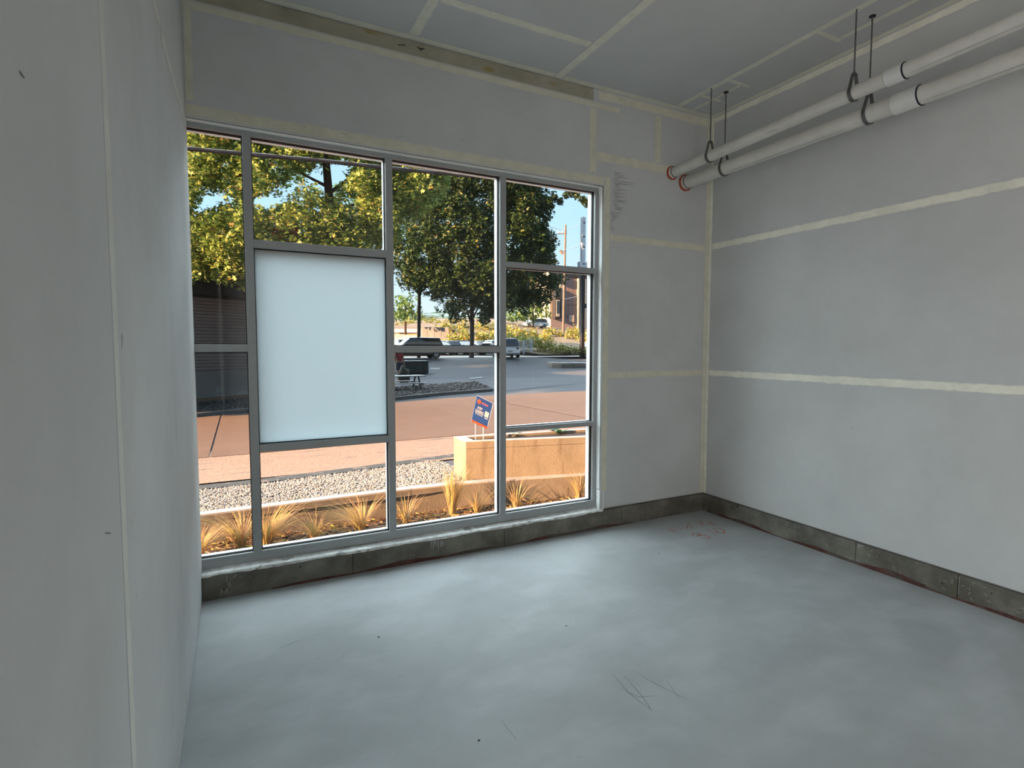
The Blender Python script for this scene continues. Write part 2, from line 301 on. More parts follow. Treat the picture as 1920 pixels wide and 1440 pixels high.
# left wall: upright sheets
ys = [-5.35, -4.78, -3.575, -2.37, -1.18, WD+.01]
for y0, y1 in zip(ys, ys[1:]):
    panel(wl, (-.0135, y0+G, .004), (0, y1-G, 2.86-G), M['drywall']); panel(wl, (-.0135, y0+G, 2.86+G), (0, y1-G, H), M['drywall'])
panel(wl, (-.0135, WD+.01, .17), (0, FY-.001, ZT+.001), M['drywall'])
# right wall: sheets laid lengthwise
zs = [CURB+.008, 1.351, 2.549, H]
for y0, y1 in ((-8.2, -5.7), (-5.7, -3.26), (-3.26, WD)):
    for i in range(3): panel(wr, (XR+WD, y0+G, zs[i]+G), (XR+WD+.0135, y1-G, zs[i+1]-G), M['drywall'])
# front wall
XW = XR+WD
for a in (((XJ, CURB+.012), (XW, 1.352-G)), ((XJ, 1.352+G), (XW, 2.538-G)), ((0, ZT), (2.93-G, 3.638)), ((2.93+G, 3.20+G), (3.63-G, H)), ((3.63+G, 3.20+G), (XW, H))):
    panel(wf, (a[0][0], WD, a[0][1]), (a[1][0], WD+.0135, a[1][1]), M['drywall'])
bm = bmesh.new(); pg = [(2.93+G, ZT), (XJ, ZT), (XJ, 2.538+G), (XW, 2.538+G), (XW, 3.2-G), (2.93+G, 3.2-G)]   # sheet notched round the window corner
fv = [bm.verts.new((x, WD, z)) for x, z in pg]; bv_ = [bm.verts.new((x, WD+.0135, z)) for x, z in pg]; bm.faces.new(fv); bm.faces.new(bv_[::-1])
for i in range(6): bm.faces.new((fv[i], bv_[i], bv_[(i+1) % 6], fv[(i+1) % 6]))
fin('drywall_panel', bm, M['drywall'], wf)
# ceiling sheets
for a, b in (((0, -.51+G), (1.38-G, WD)), ((1.38+G, -.51+G), (2.57-G, WD)), ((0, -2.9), (2.57-G, -.51-G)), ((2.57+G, -2.9), (3.80-G, WD)), ((3.80+G, -2.9), (XW, WD)), ((0, -5.3), (2.57-G, -2.9-G)), ((2.57+G, -5.3), (XW, -2.9-G)), ((0, -8.2), (XW, -5.3-G))):
    box('drywall_panel', (a[0], a[1], H), (b[0], b[1], H+.0135), M['drywall_ceiling'], ceil, bevel=.0015)

def tape(parent, p0, p1, width, nrm, m, off=0, th=.0009):
    """strip of joint compound: raised flat strip with UV across its width for the feathered edges"""
    p0, p1, nrm = Vector(p0), Vector(p1), Vector(nrm); d = (p1-p0).normalized(); s = nrm.cross(d)*(width/2)
    c = nrm*off; bm = bmesh.new(); uvl = bm.loops.layers.uv.new('UVMap')
    q = [p0-s+c, p1-s+c, p1+s+c, p0+s+c]; lo = [bm.verts.new(x) for x in q]; hi = [bm.verts.new(x+nrm*th) for x in q]
    L = (p1-p0).length; uvs = [(0, 0), (L, 0), (L, 1), (0, 1)]
    f = bm.faces.new(hi)
    for lp, uvv in zip(f.loops, uvs): lp[uvl].uv = uvv
    for i in range(4): 
        f = bm.faces.new((lo[i], lo[(i+1) % 4], hi[(i+1) % 4], hi[i]))
        for lp in f.loops: lp[uvl].uv = (0, 0)
    bmesh.ops.recalc_face_normals(bm, faces=bm.faces)
    me = bpy.data.meshes.new('joint_tape'); bm.to_mesh(me); bm.free(); return link('joint_tape', me, m, parent)
T = M['tape']; NX, NY, NZ = (-1, 0, 0), (0, -1, 0), (0, 0, -1)
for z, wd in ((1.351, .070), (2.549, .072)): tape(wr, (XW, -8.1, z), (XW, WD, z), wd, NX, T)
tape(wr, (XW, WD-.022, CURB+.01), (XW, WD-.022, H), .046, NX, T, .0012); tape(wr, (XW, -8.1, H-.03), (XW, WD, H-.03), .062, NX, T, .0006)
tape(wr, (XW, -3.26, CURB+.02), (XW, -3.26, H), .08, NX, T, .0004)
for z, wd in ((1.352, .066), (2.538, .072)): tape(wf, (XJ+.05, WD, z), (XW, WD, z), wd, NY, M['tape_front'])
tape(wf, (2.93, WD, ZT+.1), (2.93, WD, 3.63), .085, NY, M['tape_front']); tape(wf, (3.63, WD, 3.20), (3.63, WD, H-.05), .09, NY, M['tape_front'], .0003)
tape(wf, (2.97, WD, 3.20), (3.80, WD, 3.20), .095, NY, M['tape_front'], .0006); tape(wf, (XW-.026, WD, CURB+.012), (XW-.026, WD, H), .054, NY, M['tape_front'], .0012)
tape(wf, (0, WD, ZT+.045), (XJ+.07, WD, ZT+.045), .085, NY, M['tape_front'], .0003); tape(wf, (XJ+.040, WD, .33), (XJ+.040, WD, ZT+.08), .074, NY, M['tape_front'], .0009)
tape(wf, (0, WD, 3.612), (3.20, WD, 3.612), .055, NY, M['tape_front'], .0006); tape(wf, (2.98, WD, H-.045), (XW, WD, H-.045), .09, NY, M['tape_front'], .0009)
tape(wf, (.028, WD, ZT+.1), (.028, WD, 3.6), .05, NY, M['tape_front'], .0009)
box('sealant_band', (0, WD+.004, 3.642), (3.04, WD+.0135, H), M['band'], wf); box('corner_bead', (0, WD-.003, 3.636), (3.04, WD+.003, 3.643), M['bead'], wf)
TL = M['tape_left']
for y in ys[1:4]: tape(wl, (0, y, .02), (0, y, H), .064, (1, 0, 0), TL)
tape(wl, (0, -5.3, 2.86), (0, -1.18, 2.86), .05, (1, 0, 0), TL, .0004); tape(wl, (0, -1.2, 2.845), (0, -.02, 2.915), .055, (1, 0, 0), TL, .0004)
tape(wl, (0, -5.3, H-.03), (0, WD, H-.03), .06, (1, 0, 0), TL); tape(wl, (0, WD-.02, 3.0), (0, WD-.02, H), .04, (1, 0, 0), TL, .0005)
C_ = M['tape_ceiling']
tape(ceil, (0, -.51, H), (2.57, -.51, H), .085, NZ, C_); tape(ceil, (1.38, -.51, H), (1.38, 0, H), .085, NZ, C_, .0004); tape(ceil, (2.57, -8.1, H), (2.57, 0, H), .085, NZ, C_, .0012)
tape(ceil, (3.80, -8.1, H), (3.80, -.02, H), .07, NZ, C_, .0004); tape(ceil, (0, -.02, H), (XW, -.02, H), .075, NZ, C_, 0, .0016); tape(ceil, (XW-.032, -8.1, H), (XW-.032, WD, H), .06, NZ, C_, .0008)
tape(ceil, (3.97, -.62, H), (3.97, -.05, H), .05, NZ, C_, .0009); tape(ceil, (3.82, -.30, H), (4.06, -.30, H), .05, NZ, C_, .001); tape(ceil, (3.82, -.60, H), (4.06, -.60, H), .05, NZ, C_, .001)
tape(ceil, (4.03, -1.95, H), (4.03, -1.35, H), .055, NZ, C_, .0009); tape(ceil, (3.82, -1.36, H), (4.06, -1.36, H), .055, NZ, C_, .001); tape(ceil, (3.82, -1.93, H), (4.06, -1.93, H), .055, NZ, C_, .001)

# concrete stem wall (curb) along window and right wall, in pours with cold joints
def curb_piece(parent, a, b): box('concrete_pour', a, b, M['curb'], parent, bevel=.003)
t1 = tag(box('trim_1', (-.014, .012, 0), (XR+.2, .2, CURB-.006), M['gap']), kind='structure')
xs_ = [0, .92, 2.1, 3.27, XR+.19]
for x0, x1 in zip(xs_, xs_[1:]): curb_piece(t1, (x0+.0015, 0, .0), (x1-.0015, .199, CURB))
t2 = tag(box('trim_2', (XR+.012, -8.19, 0), (XR+.2, 0, CURB-.006), M['gap']), kind='structure')
yj = [onX(1603, 1055, XR).y, onX(1795, 1110, XR).y]; ys2 = [0, yj[0], yj[1], -3.0, -4.8, -6.6, -8.19]
for y1, y0 in zip(ys2, ys2[1:]): curb_piece(t2, (XR, y0+.002, .0), (XR+.199, y1-.002, CURB))
def wavy(parent, axis, x0, x1, h0, h1, name, m, depth=.003):
    bm = bmesh.new(); n = int((x1-x0)/.05); prev = None; y_in = .0002
    for i in range(n+1):
        t = x0+(x1-x0)*i/n; h = h0+(h1-h0)*(.5+.5*math.sin(t*3.1+1)*math.cos(t*7.3))*random.uniform(.8, 1.1)
        if axis == 'x': p = [(t, -depth, .0), (t, -depth*.3, h), (t, y_in, h+.001)]
        else: p = [(XR-depth, t, .0), (XR-depth*.3, t, h), (XR+y_in, t, h+.001)]
        v = [bm.verts.new(q) for q in p]
        if prev:
            for k in range(2): bm.faces.new((prev[k], v[k], v[k+1], prev[k+1]))
        prev = v
    return fin(name, bm, m, parent)
wavy(t1, 'x', .4, 3.4, .004, .035, 'red_stain', M['curb_red']); wavy(t2, 'y', -8.1, -.2, .004, .040, 'red_stain', M['curb_red'])
# dusty ledge of caulk and plaster in front of the window frame
bm = bmesh.new(); prev = None; n = 90
for i in range(n+1):
    t = (XJ+.02)*i/n; j = random.uniform(-1, 1)
    p = [(t, -.002+.002*j, CURB-.010+.004*math.sin(t*11)+.002*j), (t, 0.001, CURB+.003), (t, .030+.006*math.sin(t*9), CURB+.006+.003*j), (t, .055, CURB+.004+.002*j), (t, .088, CURB+.012+.003*math.sin(t*5))]
    v = [bm.verts.new(q) for q in p]
    if prev:
        for k in range(4): bm.faces.new((prev[k], v[k], v[k+1], prev[k+1]))
    prev = v
fin('plaster_ledge', bm, M['plaster'], t1, smooth=True)
dr = []
for k in range(26):
    z0 = random.uniform(.03, .15); x0 = .095+.06*(z0/.15)+random.uniform(-.012, .02)+(.028 if k % 2 else 0); dr.append([(x0, 0, z0), (x0-.004, 0, z0-random.uniform(.008, .028))])
for k in range(9): x0 = 1.49+.012*k+random.uniform(-.004, .004); z0 = .155-.006*k*random.random(); dr.append([(x0, 0, z0), (x0+.002, 0, z0-.02), (x0, 0, z0-random.uniform(.03, .09))])
for k in range(40): x0 = random.uniform(.2, 4.2); z0 = random.uniform(.03, .14); dr.append([(x0, 0, z0), (x0+random.uniform(-.012, .012), 0, z0-random.uniform(.002, .015))])
ribbon('paint_drip', dr, .005, NY, M['white_mark'], t1)
ribbon('paint_drip', [[(XR, y0, z0), (XR, y0+random.uniform(-.02, .02), z0-random.uniform(.002, .02))] for y0, z0 in [(random.uniform(-2.9, -.1), random.uniform(.03, .15)) for _ in range(60)]] + [[(XR, yj[0]-.02-.004*k, .155), (XR, yj[0]-.02-.003*k, .155-.03*random.random())] for k in range(10)] + [[(XR, yj[1]+.03, .12), (XR, yj[1]+.032, .09)], [(XR, yj[1]-.008, .15), (XR, yj[1]-.006, .04)]], .005, NX, M['white_mark'], t2)
# reveals
box('window_reveal', (XJ, WD+.001, .345), (XJ+.0115, FY+.004, ZT+.001), M['reveal'], wf); box('window_reveal', (0, WD+.001, ZT), (XJ+.0115, FY+.004, ZT+.0115), M['reveal'], wf)
box('corner_bead', (XJ-.001, WD-.002, .345), (XJ+.008, WD+.002, ZT), M['bead'], wf)
bm = bmesh.new(); addprism(bm, [(XJ-.004, WD+.004), (XJ+.04, WD-.001), (XJ+.045, FY), (XJ, FY)], CURB, [.335, .33, .34, .345]); fin('broken_gypsum_end', bm, M['reveal'], wf)

# wall marks
def Wf(u, v): return onY(u, v, WD)
st = []
for k in range(34):
    y = 322+k*3.3; x0 = 1150+2*math.sin(k)+ (0 if k < 22 else -6); Ls = (40 if k in (4, 5) else random.uniform(8, 26))*(1 if k < 27 else .4)
    st.append([Wf(x0, y), Wf(x0+Ls*.5, y+Ls*.16+random.uniform(-1, 2)), Wf(x0+Ls, y+Ls*.22)])
ribbon('scuff_mark', st, .008, NY, M['smudge'], wf, .0013)
ribbon('scuff_mark', [[Wf(x, y), Wf(x+d, y+2)] for x, y, d in ((640, 250, 12), (740, 256, 14), (860, 262, 10), (895, 284, 4), (985, 297, 4), (560, 236, 14), (666, 228, 6), (632, 205, 3), (820, 108-38, 4))], .006, NY, M['smudge'], wf, .0013)
ribbon('ink_mark', [[onY(782, 88, WD), onY(789, 93, WD), onY(796, 91, WD)], [onY(746, 84, WD), onY(760, 85, WD)], [onY(784, 90, WD), onY(795, 92, WD)]], .014, NY, M['ink'], wf, .0015)
def Wl(u, v): return onX(u, v, 0)
ribbon('scuff_mark', [[Wl(227, 625), Wl(229, 635), Wl(227, 655)], [Wl(230, 708), Wl(232, 722)], [Wl(244, 972), Wl(246, 986)], [Wl(196, 999), Wl(206, 1000)], [Wl(35, 133), Wl(44, 146)], [Wl(238, 880), Wl(239, 884)], [Wl(254, 1110), Wl(256, 1122)]], .006, (1, 0, 0), M['scratch'], wl, .0013)
def Wr(u, v): return onX(u, v, XW)
ribbon('scuff_mark', [[Wr(1597, 801), Wr(1600, 803)], [Wr(1633, 835), Wr(1636, 837)]], .006, NX, M['scratch'], wr, .0013)
# floor marks
def Fl(u, v): return onZ(u, v, 0)
def c7(x, y): return Fl(1080+x/5.3333, 860+y/5.3333)
def c4(x, y): return Fl(500+x/2.1333, 1000+y/2.1333)
spray = [[(900, 700), (940, 715)], [(935, 700), (975, 735), (1020, 735)], [(965, 688), (1005, 725)], [(1010, 680), (1050, 705), (1085, 692)], [(1060, 662), (1112, 700), (1118, 655), (1165, 698), (1175, 665)], [(1120, 645), (1150, 680)],
         [(1195, 632), (1240, 625), (1262, 645), (1225, 650), (1275, 662), (1250, 672)], [(1300, 628), (1345, 636), (1350, 650), (1320, 655), (1390, 655), (1360, 672)],
         [(1160, 770), (1175, 745), (1230, 745), (1240, 763), (1205, 773), (1290, 768), (1345, 788), (1310, 802), (1268, 790)], [(1310, 705), (1410, 765)], [(1370, 700), (1425, 745), (1480, 748), (1484, 722), (1430, 695), (1380, 700)]]
ribbon('spray_marking', [[c7(*q) for q in s] for s in spray], .022, (0, 0, 1), M['spray'], floor)
scr = [[(1380, 560), (1450, 640), (1540, 710)], [(1430, 570), (1500, 650), (1535, 700)], [(1480, 560), (1560, 605), (1680, 665)], [(1600, 590), (1650, 660)], [(1410, 620), (1490, 655), (1560, 650)], [(1430, 575), (1470, 595)], [(1520, 680), (1540, 712)], [(40, 466), (100, 440), (160, 420)], [(1190, 458), (1210, 455)], [(1232, 348), (1250, 340)], [(512, 270), (520, 277)], [(530, 356), (540, 361)], [(525, 573), (543, 570)], [(300, 492), (320, 475)], [(195, 505), (212, 497)], [(940, 750), (1000, 830)], [(1480, 312), (1500, 307)], [(1150, 256), (1190, 252)]]
ribbon('floor_scratch', [[c4(*q) for q in s] for s in scr], .005, (0, 0, 1), M['scratch'], floor)
for i, (u, v) in enumerate(((898, 1389), (1235, 1039), (1062, 1174), (710, 1195))):
    bm = bmesh.new(); bmesh.ops.create_icosphere(bm, subdivisions=1, radius=.005); p = Fl(u, v)
    for vv in bm.verts: vv.co = Vector((vv.co.x*1.2, vv.co.y*.8, vv.co.z*.5+.0025))+p
    tag(fin('debris_crumb', bm, M['gap']), ['tiny dark crumb on the floor at the bottom centre of the photo', 'tiny dark crumb on the floor below the orange spray writing', 'tiny dark crumb on the floor in the middle of the room', 'tiny dark crumb on the floor left of the middle, nearer the window curb'][i], 'debris', 'dark crumbs on the floor')

# ------------------------------------------------------------------ window
win = empty('window_1', (0, FY, .18), kind='structure')
FB = .20; GY = .125
def member(name, x0, x1, z0, z1):
    o = box(name, (x0, FY, z0), (x1, GY-.014, z1), M['frame'], win, bevel=.0015)
    box('outer_profile', (x0+.001, GY+.014, z0+.001), (x1-.001, FB, z1-.001), M['frame_ext'], win, bevel=.001)
    return o
XM = [(.2975, .3495), (1.2035, 1.2540), (2.104, 2.156)]
member('head_frame', -.06, XJ, 2.931, ZT); member('sill_frame', -.06, XJ, .172, .237)
member('jamb_frame', 3.007, XJ, .237, 2.931); member('jamb_frame', -.06, -.008, .237, 2.931)
for a, b in XM: member('mullion', a, b, .237, 2.931)
cols = [(-.008, XM[0][0]), (XM[0][1], XM[1][0]), (XM[1][1], XM[2][0]), (XM[2][1], 3.007)]
bars = [[(1.561, 1.611)], [(.901, .951), (2.232, 2.284)], [(1.553, 1.604)], [(.904, .943), (2.232, 2.276)]]
for (x0, x1), bs in zip(cols, bars):
    for z0, z1 in bs: member('transom', x0, x1, z0, z1)
    edges = [.237]+[z for b in bs for z in b]+[2.931]
    for k in range(0, len(edges), 2):
        z0, z1 = edges[k], edges[k+1]; frosted = (x0 == XM[0][1] and k == 2)
        bm = bmesh.new(); g = .011
        for gy0, gy1 in ((GY-.014, GY-.005), (GY+.005, GY+.014)):
            addbox(bm, (x0-.004, gy0, z0-.004), (x0+g*.45, gy1, z1+.004)); addbox(bm, (x1-g*.45, gy0, z0-.004), (x1+.004, gy1, z1+.004)); addbox(bm, (x0-.004, gy0, z0-.004), (x1+.004, gy1, z0+g*.5)); addbox(bm, (x0-.004, gy0, z1-g*.5), (x1+.004, gy1, z1+.004))
        fin('gasket', bm, M['gasket'], win)
        if frosted: tag(box('frosted_pane', (x0-.003, GY-.004, z0-.003), (x1+.003, GY+.004, z1+.003), M['frost'], win), 'white frosted pane of the second column')
        else: box('glass_pane', (x0-.003, GY-.004, z0-.003), (x1+.003, GY+.004, z1+.003), M['glass'], win)

# ------------------------------------------------------------------ pipes and hangers
P1 = lambda y: Vector((3.797, y, 3.178-.0285*y)); P2 = lambda y: Vector((3.960, y, 3.112-.006*y))
def pipe(P, r, label, marks):
    root = empty('drain_pipe', P(0), label, 'pipe', 'white plastic pipes under the ceiling')
    a = marks['coupling']; tube('pipe_section', [P(WD+.05), P(a[0]-.0)], r, M['pvc'], root, 36); tube('pipe_section', [P(a[1]+.001), P(-8.19)], r, M['pvc'], root, 36)
    bm = bmesh.new(); ringtube(bm, P(a[0]+.004), P(a[1]-.004), r+.006, r-.004, 36); fin('coupling', bm, M['pvc_white'], root, smooth=False)
    bm = bmesh.new(); ringtube(bm, P(a[1]-.002), P(a[1]-.011), r+.0055, r-.001, 36); fin('primer_ring', bm, M['primer'], root)
    if marks.get('thin'): bm = bmesh.new(); ringtube(bm, P(a[0]+.007), P(a[0]+.004), r+.003, r-.001, 36); fin('primer_ring', bm, M['primer'], root)
    bm = bmesh.new(); ringtube(bm, P(WD-.001), P(WD-.014), r+.017, r-.001, 36)
    for v in bm.verts: v.co += Vector((random.uniform(-1, 1), random.uniform(-.3, .3), random.uniform(-1, 1)))*.003
    fin('firestop_collar', bm, M['orange'], root)
    bm = bmesh.new(); ringtube(bm, P(WD-.014), P(WD-.040), r+.005, r-.001, 36); fin('end_sleeve', bm, M['pvc_white'], root)
    bm = bmesh.new(); ringtube(bm, P(WD-.040), P(WD-.044), r+.004, r-.001, 36); fin('primer_ring', bm, M['primer'], root)
    st = []
    for y0, y1, ang in marks['ink']:
        n = Vector((math.cos(ang), 0, math.sin(ang))); st.append((y0, y1, n))
    for y0, y1, nn in st: ribbon('printed_line', [[P(y0)+nn*r, P((y0+y1)/2)+nn*r, P(y1)+nn*r]], .005, nn, M['smudge'], root, .0012)
    return root
A1 = math.radians(222)
pipe(P1, .0445, 'thinner white plastic pipe nearer the window, ends in an orange seal at the wall', dict(coupling=(-1.839, -1.931), thin=True, ink=[(-1.98, -2.5, math.radians(235)), (-1.0, -1.1, A1), (-.55, -.62, A1)]))
pipe(P2, .057, 'thicker white plastic pipe nearer the right wall, ends in an orange seal', dict(coupling=(-1.80, -1.937), ink=[(-1.99, -2.9, math.radians(240)), (-.5, -1.5, math.radians(243))]))
def hanger(P, y, r, label, washer):
    c = P(y); topz = c.z+r+.075
    root = empty('pipe_hanger', c, label, 'pipe hanger', 'steel rod hangers holding the white pipes')
    tube('threaded_rod', [(c.x, y, topz-.012), (c.x, y, H)], .0048, M['steel'], root, 8)
    pts = [(0, topz-c.z)]; n = 20
    for k in range(n+1):
        a = math.radians(145)+math.radians(250)*k/n; pts.append(((r+.003)*math.cos(a), (r+.003)*math.sin(a)))
    pts = [(-.014, topz-c.z)]+pts[1:]+[(.014, topz-c.z)]
    bm = bmesh.new(); hw = .011; th = .004; prev = None; closed = pts+[pts[0]]
    for k, (x, z) in enumerate(closed):
        q0 = closed[max(k-1, 0)]; q1 = closed[min(k+1, len(closed)-1)]; dx, dz = q1[0]-q0[0], q1[1]-q0[1]; L = math.hypot(dx, dz); nx, nz = dz/L, -dx/L
        if k in (0, len(closed)-1): nx, nz = 0, 1
        v = [bm.verts.new((c.x+x+nx*a, y+b, c.z+z+nz*a)) for a, b in ((0, -hw), (0, hw), (th, hw), (th, -hw))]
        if prev:
            for i in range(4): bm.faces.new((prev[i], prev[(i+1) % 4], v[(i+1) % 4], v[i]))
        prev = v
    fin('strap_loop', bm, M['steel'], root)
    tube('nut', [(c.x, y, topz-.010), (c.x, y, topz+.012)], .010, M['steel'], root, 6, smooth=False)
    if washer: tube('ceiling_washer', [(c.x, y, H-.006), (c.x, y, H-.0012)], .020, M['gap'], root, 16, smooth=False)
hanger(P1, -.435, .0445, 'steel hanger of the thinner pipe, near the window wall', False); hanger(P2, -.442, .057, 'steel hanger of the thicker pipe, near the window wall', True)
hanger(P1, -1.630, .0445, 'steel hanger of the thinner pipe, beside the couplings', False); hanger(P2, -1.634, .057, 'steel hanger of the thicker pipe, beside the couplings', True)

# ------------------------------------------------------------------ outdoors: ground
BZ = -.06
tag(box('planting_bed', (-2.2, .2, -.4), (7, 1.45, BZ), M['mulch']), kind='structure')
wallpts = [(-2.2, 1.27), (-.06, 1.30), (1.06, 1.33), (1.6, 1.33), (2.155, 1.305), (2.8, 1.22), (3.58, 1.06), (4.6, .80), (6.5, .2)]
def offset(pts, d): 
    o = []
    for i, p in enumerate(pts):
        a = Vector(pts[max(i-1, 0)]); b = Vector(pts[min(i+1, len(pts)-1)]); t = (b-a).normalized(); o.append((p[0]-t.y*d, p[1]+t.x*d))
    return o
def strip(name, pts, d, z0, z1, m, parent=None, bevel=0): return prism(name, list(pts)+offset(pts, d)[::-1], z0, z1, m, parent, bevel=bevel)
rw = empty('retaining_wall', (1.0, 1.3, BZ), 'low curved concrete retaining wall behind the grasses outside the window', 'retaining wall')
k0 = [wallpts[0:4]+[(1.72, 1.33)], [(1.726, 1.33), (2.155, 1.305), (2.62, 1.243)], [(2.626, 1.242), (2.8, 1.22), (3.58, 1.06), (4.6, .80), (6.5, .2)]]
for seg in k0:
    strip('concrete_section', seg, .10, BZ-.1, .186, M['concrete'], rw); strip('cap', offset(seg, -.0005), .104, .186, .201, M['concrete_cap'], rw)
def groundmesh(name, pts_xy_fn, m, parent=None):
    pass
def grid(name, x0, x1, ysl, m, dz=0, nx=24, parent=None, jitter=0):
    bm = bmesh.new(); rows = []
    for y in ysl: rows.append([bm.verts.new((x0+(x1-x0)*i/nx, y, tz(y)+dz+(random.uniform(-jitter, jitter) if jitter else 0))) for i in range(nx+1)])
    for a, b in zip(rows, rows[1:]):
        for i in range(nx): bm.faces.new((a[i], a[i+1], b[i+1], b[i]))
    return fin(name, bm, m, parent)
tag(grid('road', -45, 80, [2.6, 4, 5.3, 7, 9, 11.6, 15, 19, 24, 28, 32, 36, 40.5], M['road'], -.012), kind='structure')
tag(grid('gravel_verge', -45, 40, [1.30, 1.5, 2, 2.4, 2.62], M['gravelbed'], -.03), kind='structure')
tag(grid('road_shoulder', -45, 40, [3.0, 4, 5.30, 5.9], M['coarse'], .004), kind='structure')
gut = [(-.9, 2.6), (.4, 2.65), (1.6, 2.86), (2.83, 3.15), (6, 3.9)]
def drape(name, lo, hi, m, dz, parent=None, th=.0):
    bm = bmesh.new(); n = len(lo)
    a = [bm.verts.new((x, y, tz(y)+dz)) for x, y in lo]; b = [bm.verts.new((x, y, tz(y)+dz)) for x, y in hi]
    for i in range(n-1): bm.faces.new((a[i], a[i+1], b[i+1], b[i]))
    return fin(name, bm, m, parent)
tag(drape('road_gutter', gut, [(x, y+.26) for x, y in gut], M['gutter'], .006), kind='structure')
# near lane in pale concrete slabs with open joints, kerb side and shoulder side
lane = empty('pale_street_lane', (2, 8, tz(8)), kind='structure')
slab_x = [-30, -22, -14, -6.6, -.17, 7.4, 15, 24, 36]
for i in range(len(slab_x)-1):
    a, b = slab_x[i], slab_x[i+1]
    def sk(x): return x+.006
    ksl = lambda x: 11.75+.27*x if x > -3 else 10.95
    n = 6; xs = [sk(a)+(b-.02-sk(a))*k/n for k in range(n+1)]
    lo = [(x, 5.32+.14*x*.4) for x in xs]; hi = [(x, min(ksl(x), 12.6+.12*x)-.02) for x in xs]
    for f0, f1 in ((0, .5), (.503, 1)) if i in (3, 4) and False else ((0, 1),):
        drape('road_slab', [(p[0], p[1]+(q[1]-p[1])*f0) for p, q in zip(lo, hi)], [(p[0], p[1]+(q[1]-p[1])*f1) for p, q in zip(lo, hi)], M['slab'], .010, lane)
# white gravel stones
N = 26000; P = np.zeros((N, 3)); P[:, 0] = rng.uniform(-.9, 2.6, N); P[:, 1] = 1.42+rng.uniform(0, 1, N)*(np.interp(P[:, 0], [-.9, .4, 1.6, 2.83], [2.6, 2.65, 2.86, 3.15])-1.40)
P[:, 2] = np.array([tz(y) for y in P[:, 1]])-.012+rng.uniform(-.006, .014, N)
ov = [(1, 0, 0), (-1, 0, 0), (0, 1, 0), (0, -1, 0), (0, 0, 1), (0, 0, -1)]; of = [(0, 2, 4), (2, 1, 4), (1, 3, 4), (3, 0, 4), (2, 0, 5), (1, 2, 5), (3, 1, 5), (0, 3, 5)]
g = scatter('gravel', ov, of, P, rots(N, 1.2), rng.uniform(.005, .0125, (N, 3)), M['stone']); tag(g, 'white crushed gravel strip between retaining wall and street', 'gravel', kind='stuff')
N = 5200; P = np.zeros((N, 3)); P[:, 0] = rng.uniform(-.9, 4.2, N); P[:, 1] = rng.uniform(.75, 1.30, N)-np.clip(P[:, 0]-2.2, 0, 9)*.16; P[:, 2] = BZ+.004+rng.uniform(0, .016, N)
bv = [(-.5, -.16, 0), (.5, -.12, 0), (.45, .15, 0), (-.5, .12, 0), (0, 0, .16)]; bf = [(0, 1, 4), (1, 2, 4), (2, 3, 4), (3, 0, 4)]
g = scatter('mulch', bv, bf, P, rots(N, .5), rng.uniform(.012, .05, (N, 1))*np.ones((1, 3)), M['chip']); tag(g, 'reddish bark mulch around the dry grasses', 'mulch', kind='stuff')

# grasses
def grass(u, v, lab, n, h, spread, lean=0, green=.0):
    base = onZ(u, v, BZ); base.y = min(base.y, 1.2-max(0, base.x-2.2)*.16); c = Vector((base.x, base.y, BZ))
    V = []; Fc = []; w0 = .0034; K = 7; h *= 1.25; n = int(n*1.2)
    for i in range(n):
        a = random.uniform(0, 2*PI); L = h*random.uniform(.55, 1.1); s = spread*random.uniform(.2, 1.0)*L; r0 = random.uniform(0, .035)
        dx, dy = math.cos(a), math.sin(a)*.8; sx_, sy_ = -math.sin(a), math.cos(a); tw = random.uniform(.8, 1.3)*w0; b0 = len(V); droop = random.uniform(.2, 1.0)*spread
        for k in range(K):
            t = k/(K-1); rr = r0+s*t**1.6; z = L*(t-droop*.45*t**2.6); wv = tw*(1-t*.85)
            x = c.x+dx*rr+lean*L*t*t; y = c.y+dy*rr
            lim = 1.285-max(0, x-2.155)*.17
            if y > lim and z+BZ < .2: y = lim
            V += [(x+sx_*wv, y+sy_*wv, BZ+z), (x-sx_*wv, y-sy_*wv, BZ+z)]
        for k in range(K-1): j = b0+2*k; Fc.append((j, j+1, j+3, j+2))
    me = bpy.data.meshes.new('blades'); o = npmesh('grass_clump', V, Fc, M['grass']); tag(o, lab, 'grass clump', 'dry ornamental grasses in the bed'); return o
grass(372, 1050, 'yellow dry grass clump against the left jamb of the window', 150, .24, .9, .2)
grass(452, 1030, 'fine pinkish straw grass leaning behind the first mullion', 130, .33, 1.0, -.25)
grass(500, 1030, 'dense arching straw grass right of the first mullion', 240, .32, .8, .15)
grass(590, 1015, 'sparse low grass clump with a bent tall blade, first pane', 90, .24, 1.2, -.1)
grass(676, 1000, 'wide arching straw grass left of the middle mullion', 150, .32, 1.1, -.35)
grass(762, 985, 'sparse upright grass with few blades right of the middle mullion', 60, .28, .8, 0)
grass(848, 968, 'tallest bright yellow grass tuft before the planter corner', 240, .40, .38, .12)
grass(895, 962, 'thin spreading grass at the left side of the third mullion', 70, .26, 1.1, .1)
grass(968, 958, 'short upright grass fan right of the third mullion', 70, .27, .8, 0)
grass(1085, 938, 'sparse orange grass by the right jamb of the window', 60, .33, .7, -.2)
N = 1500; st_v = []; st_f = []
for i in range(N):
    x = random.uniform(-.9, 4); y = random.uniform(.8, 1.27)-max(0, x-2.155)*.17; a = random.uniform(0, PI); L = random.uniform(.03, .11); dx, dy = math.cos(a)*L, math.sin(a)*L*.5; z = BZ+random.uniform(.015, .045); j = len(st_v)
    y2 = min(y+dy, 1.28-max(0, x+dx-2.155)*.17); st_v += [(x, y, z), (x+dx, y2, z+random.uniform(-.012, .02)), (x+dx, y2+.004, z), (x, y+.004, z)]; st_f.append((j, j+1, j+2, j+3))
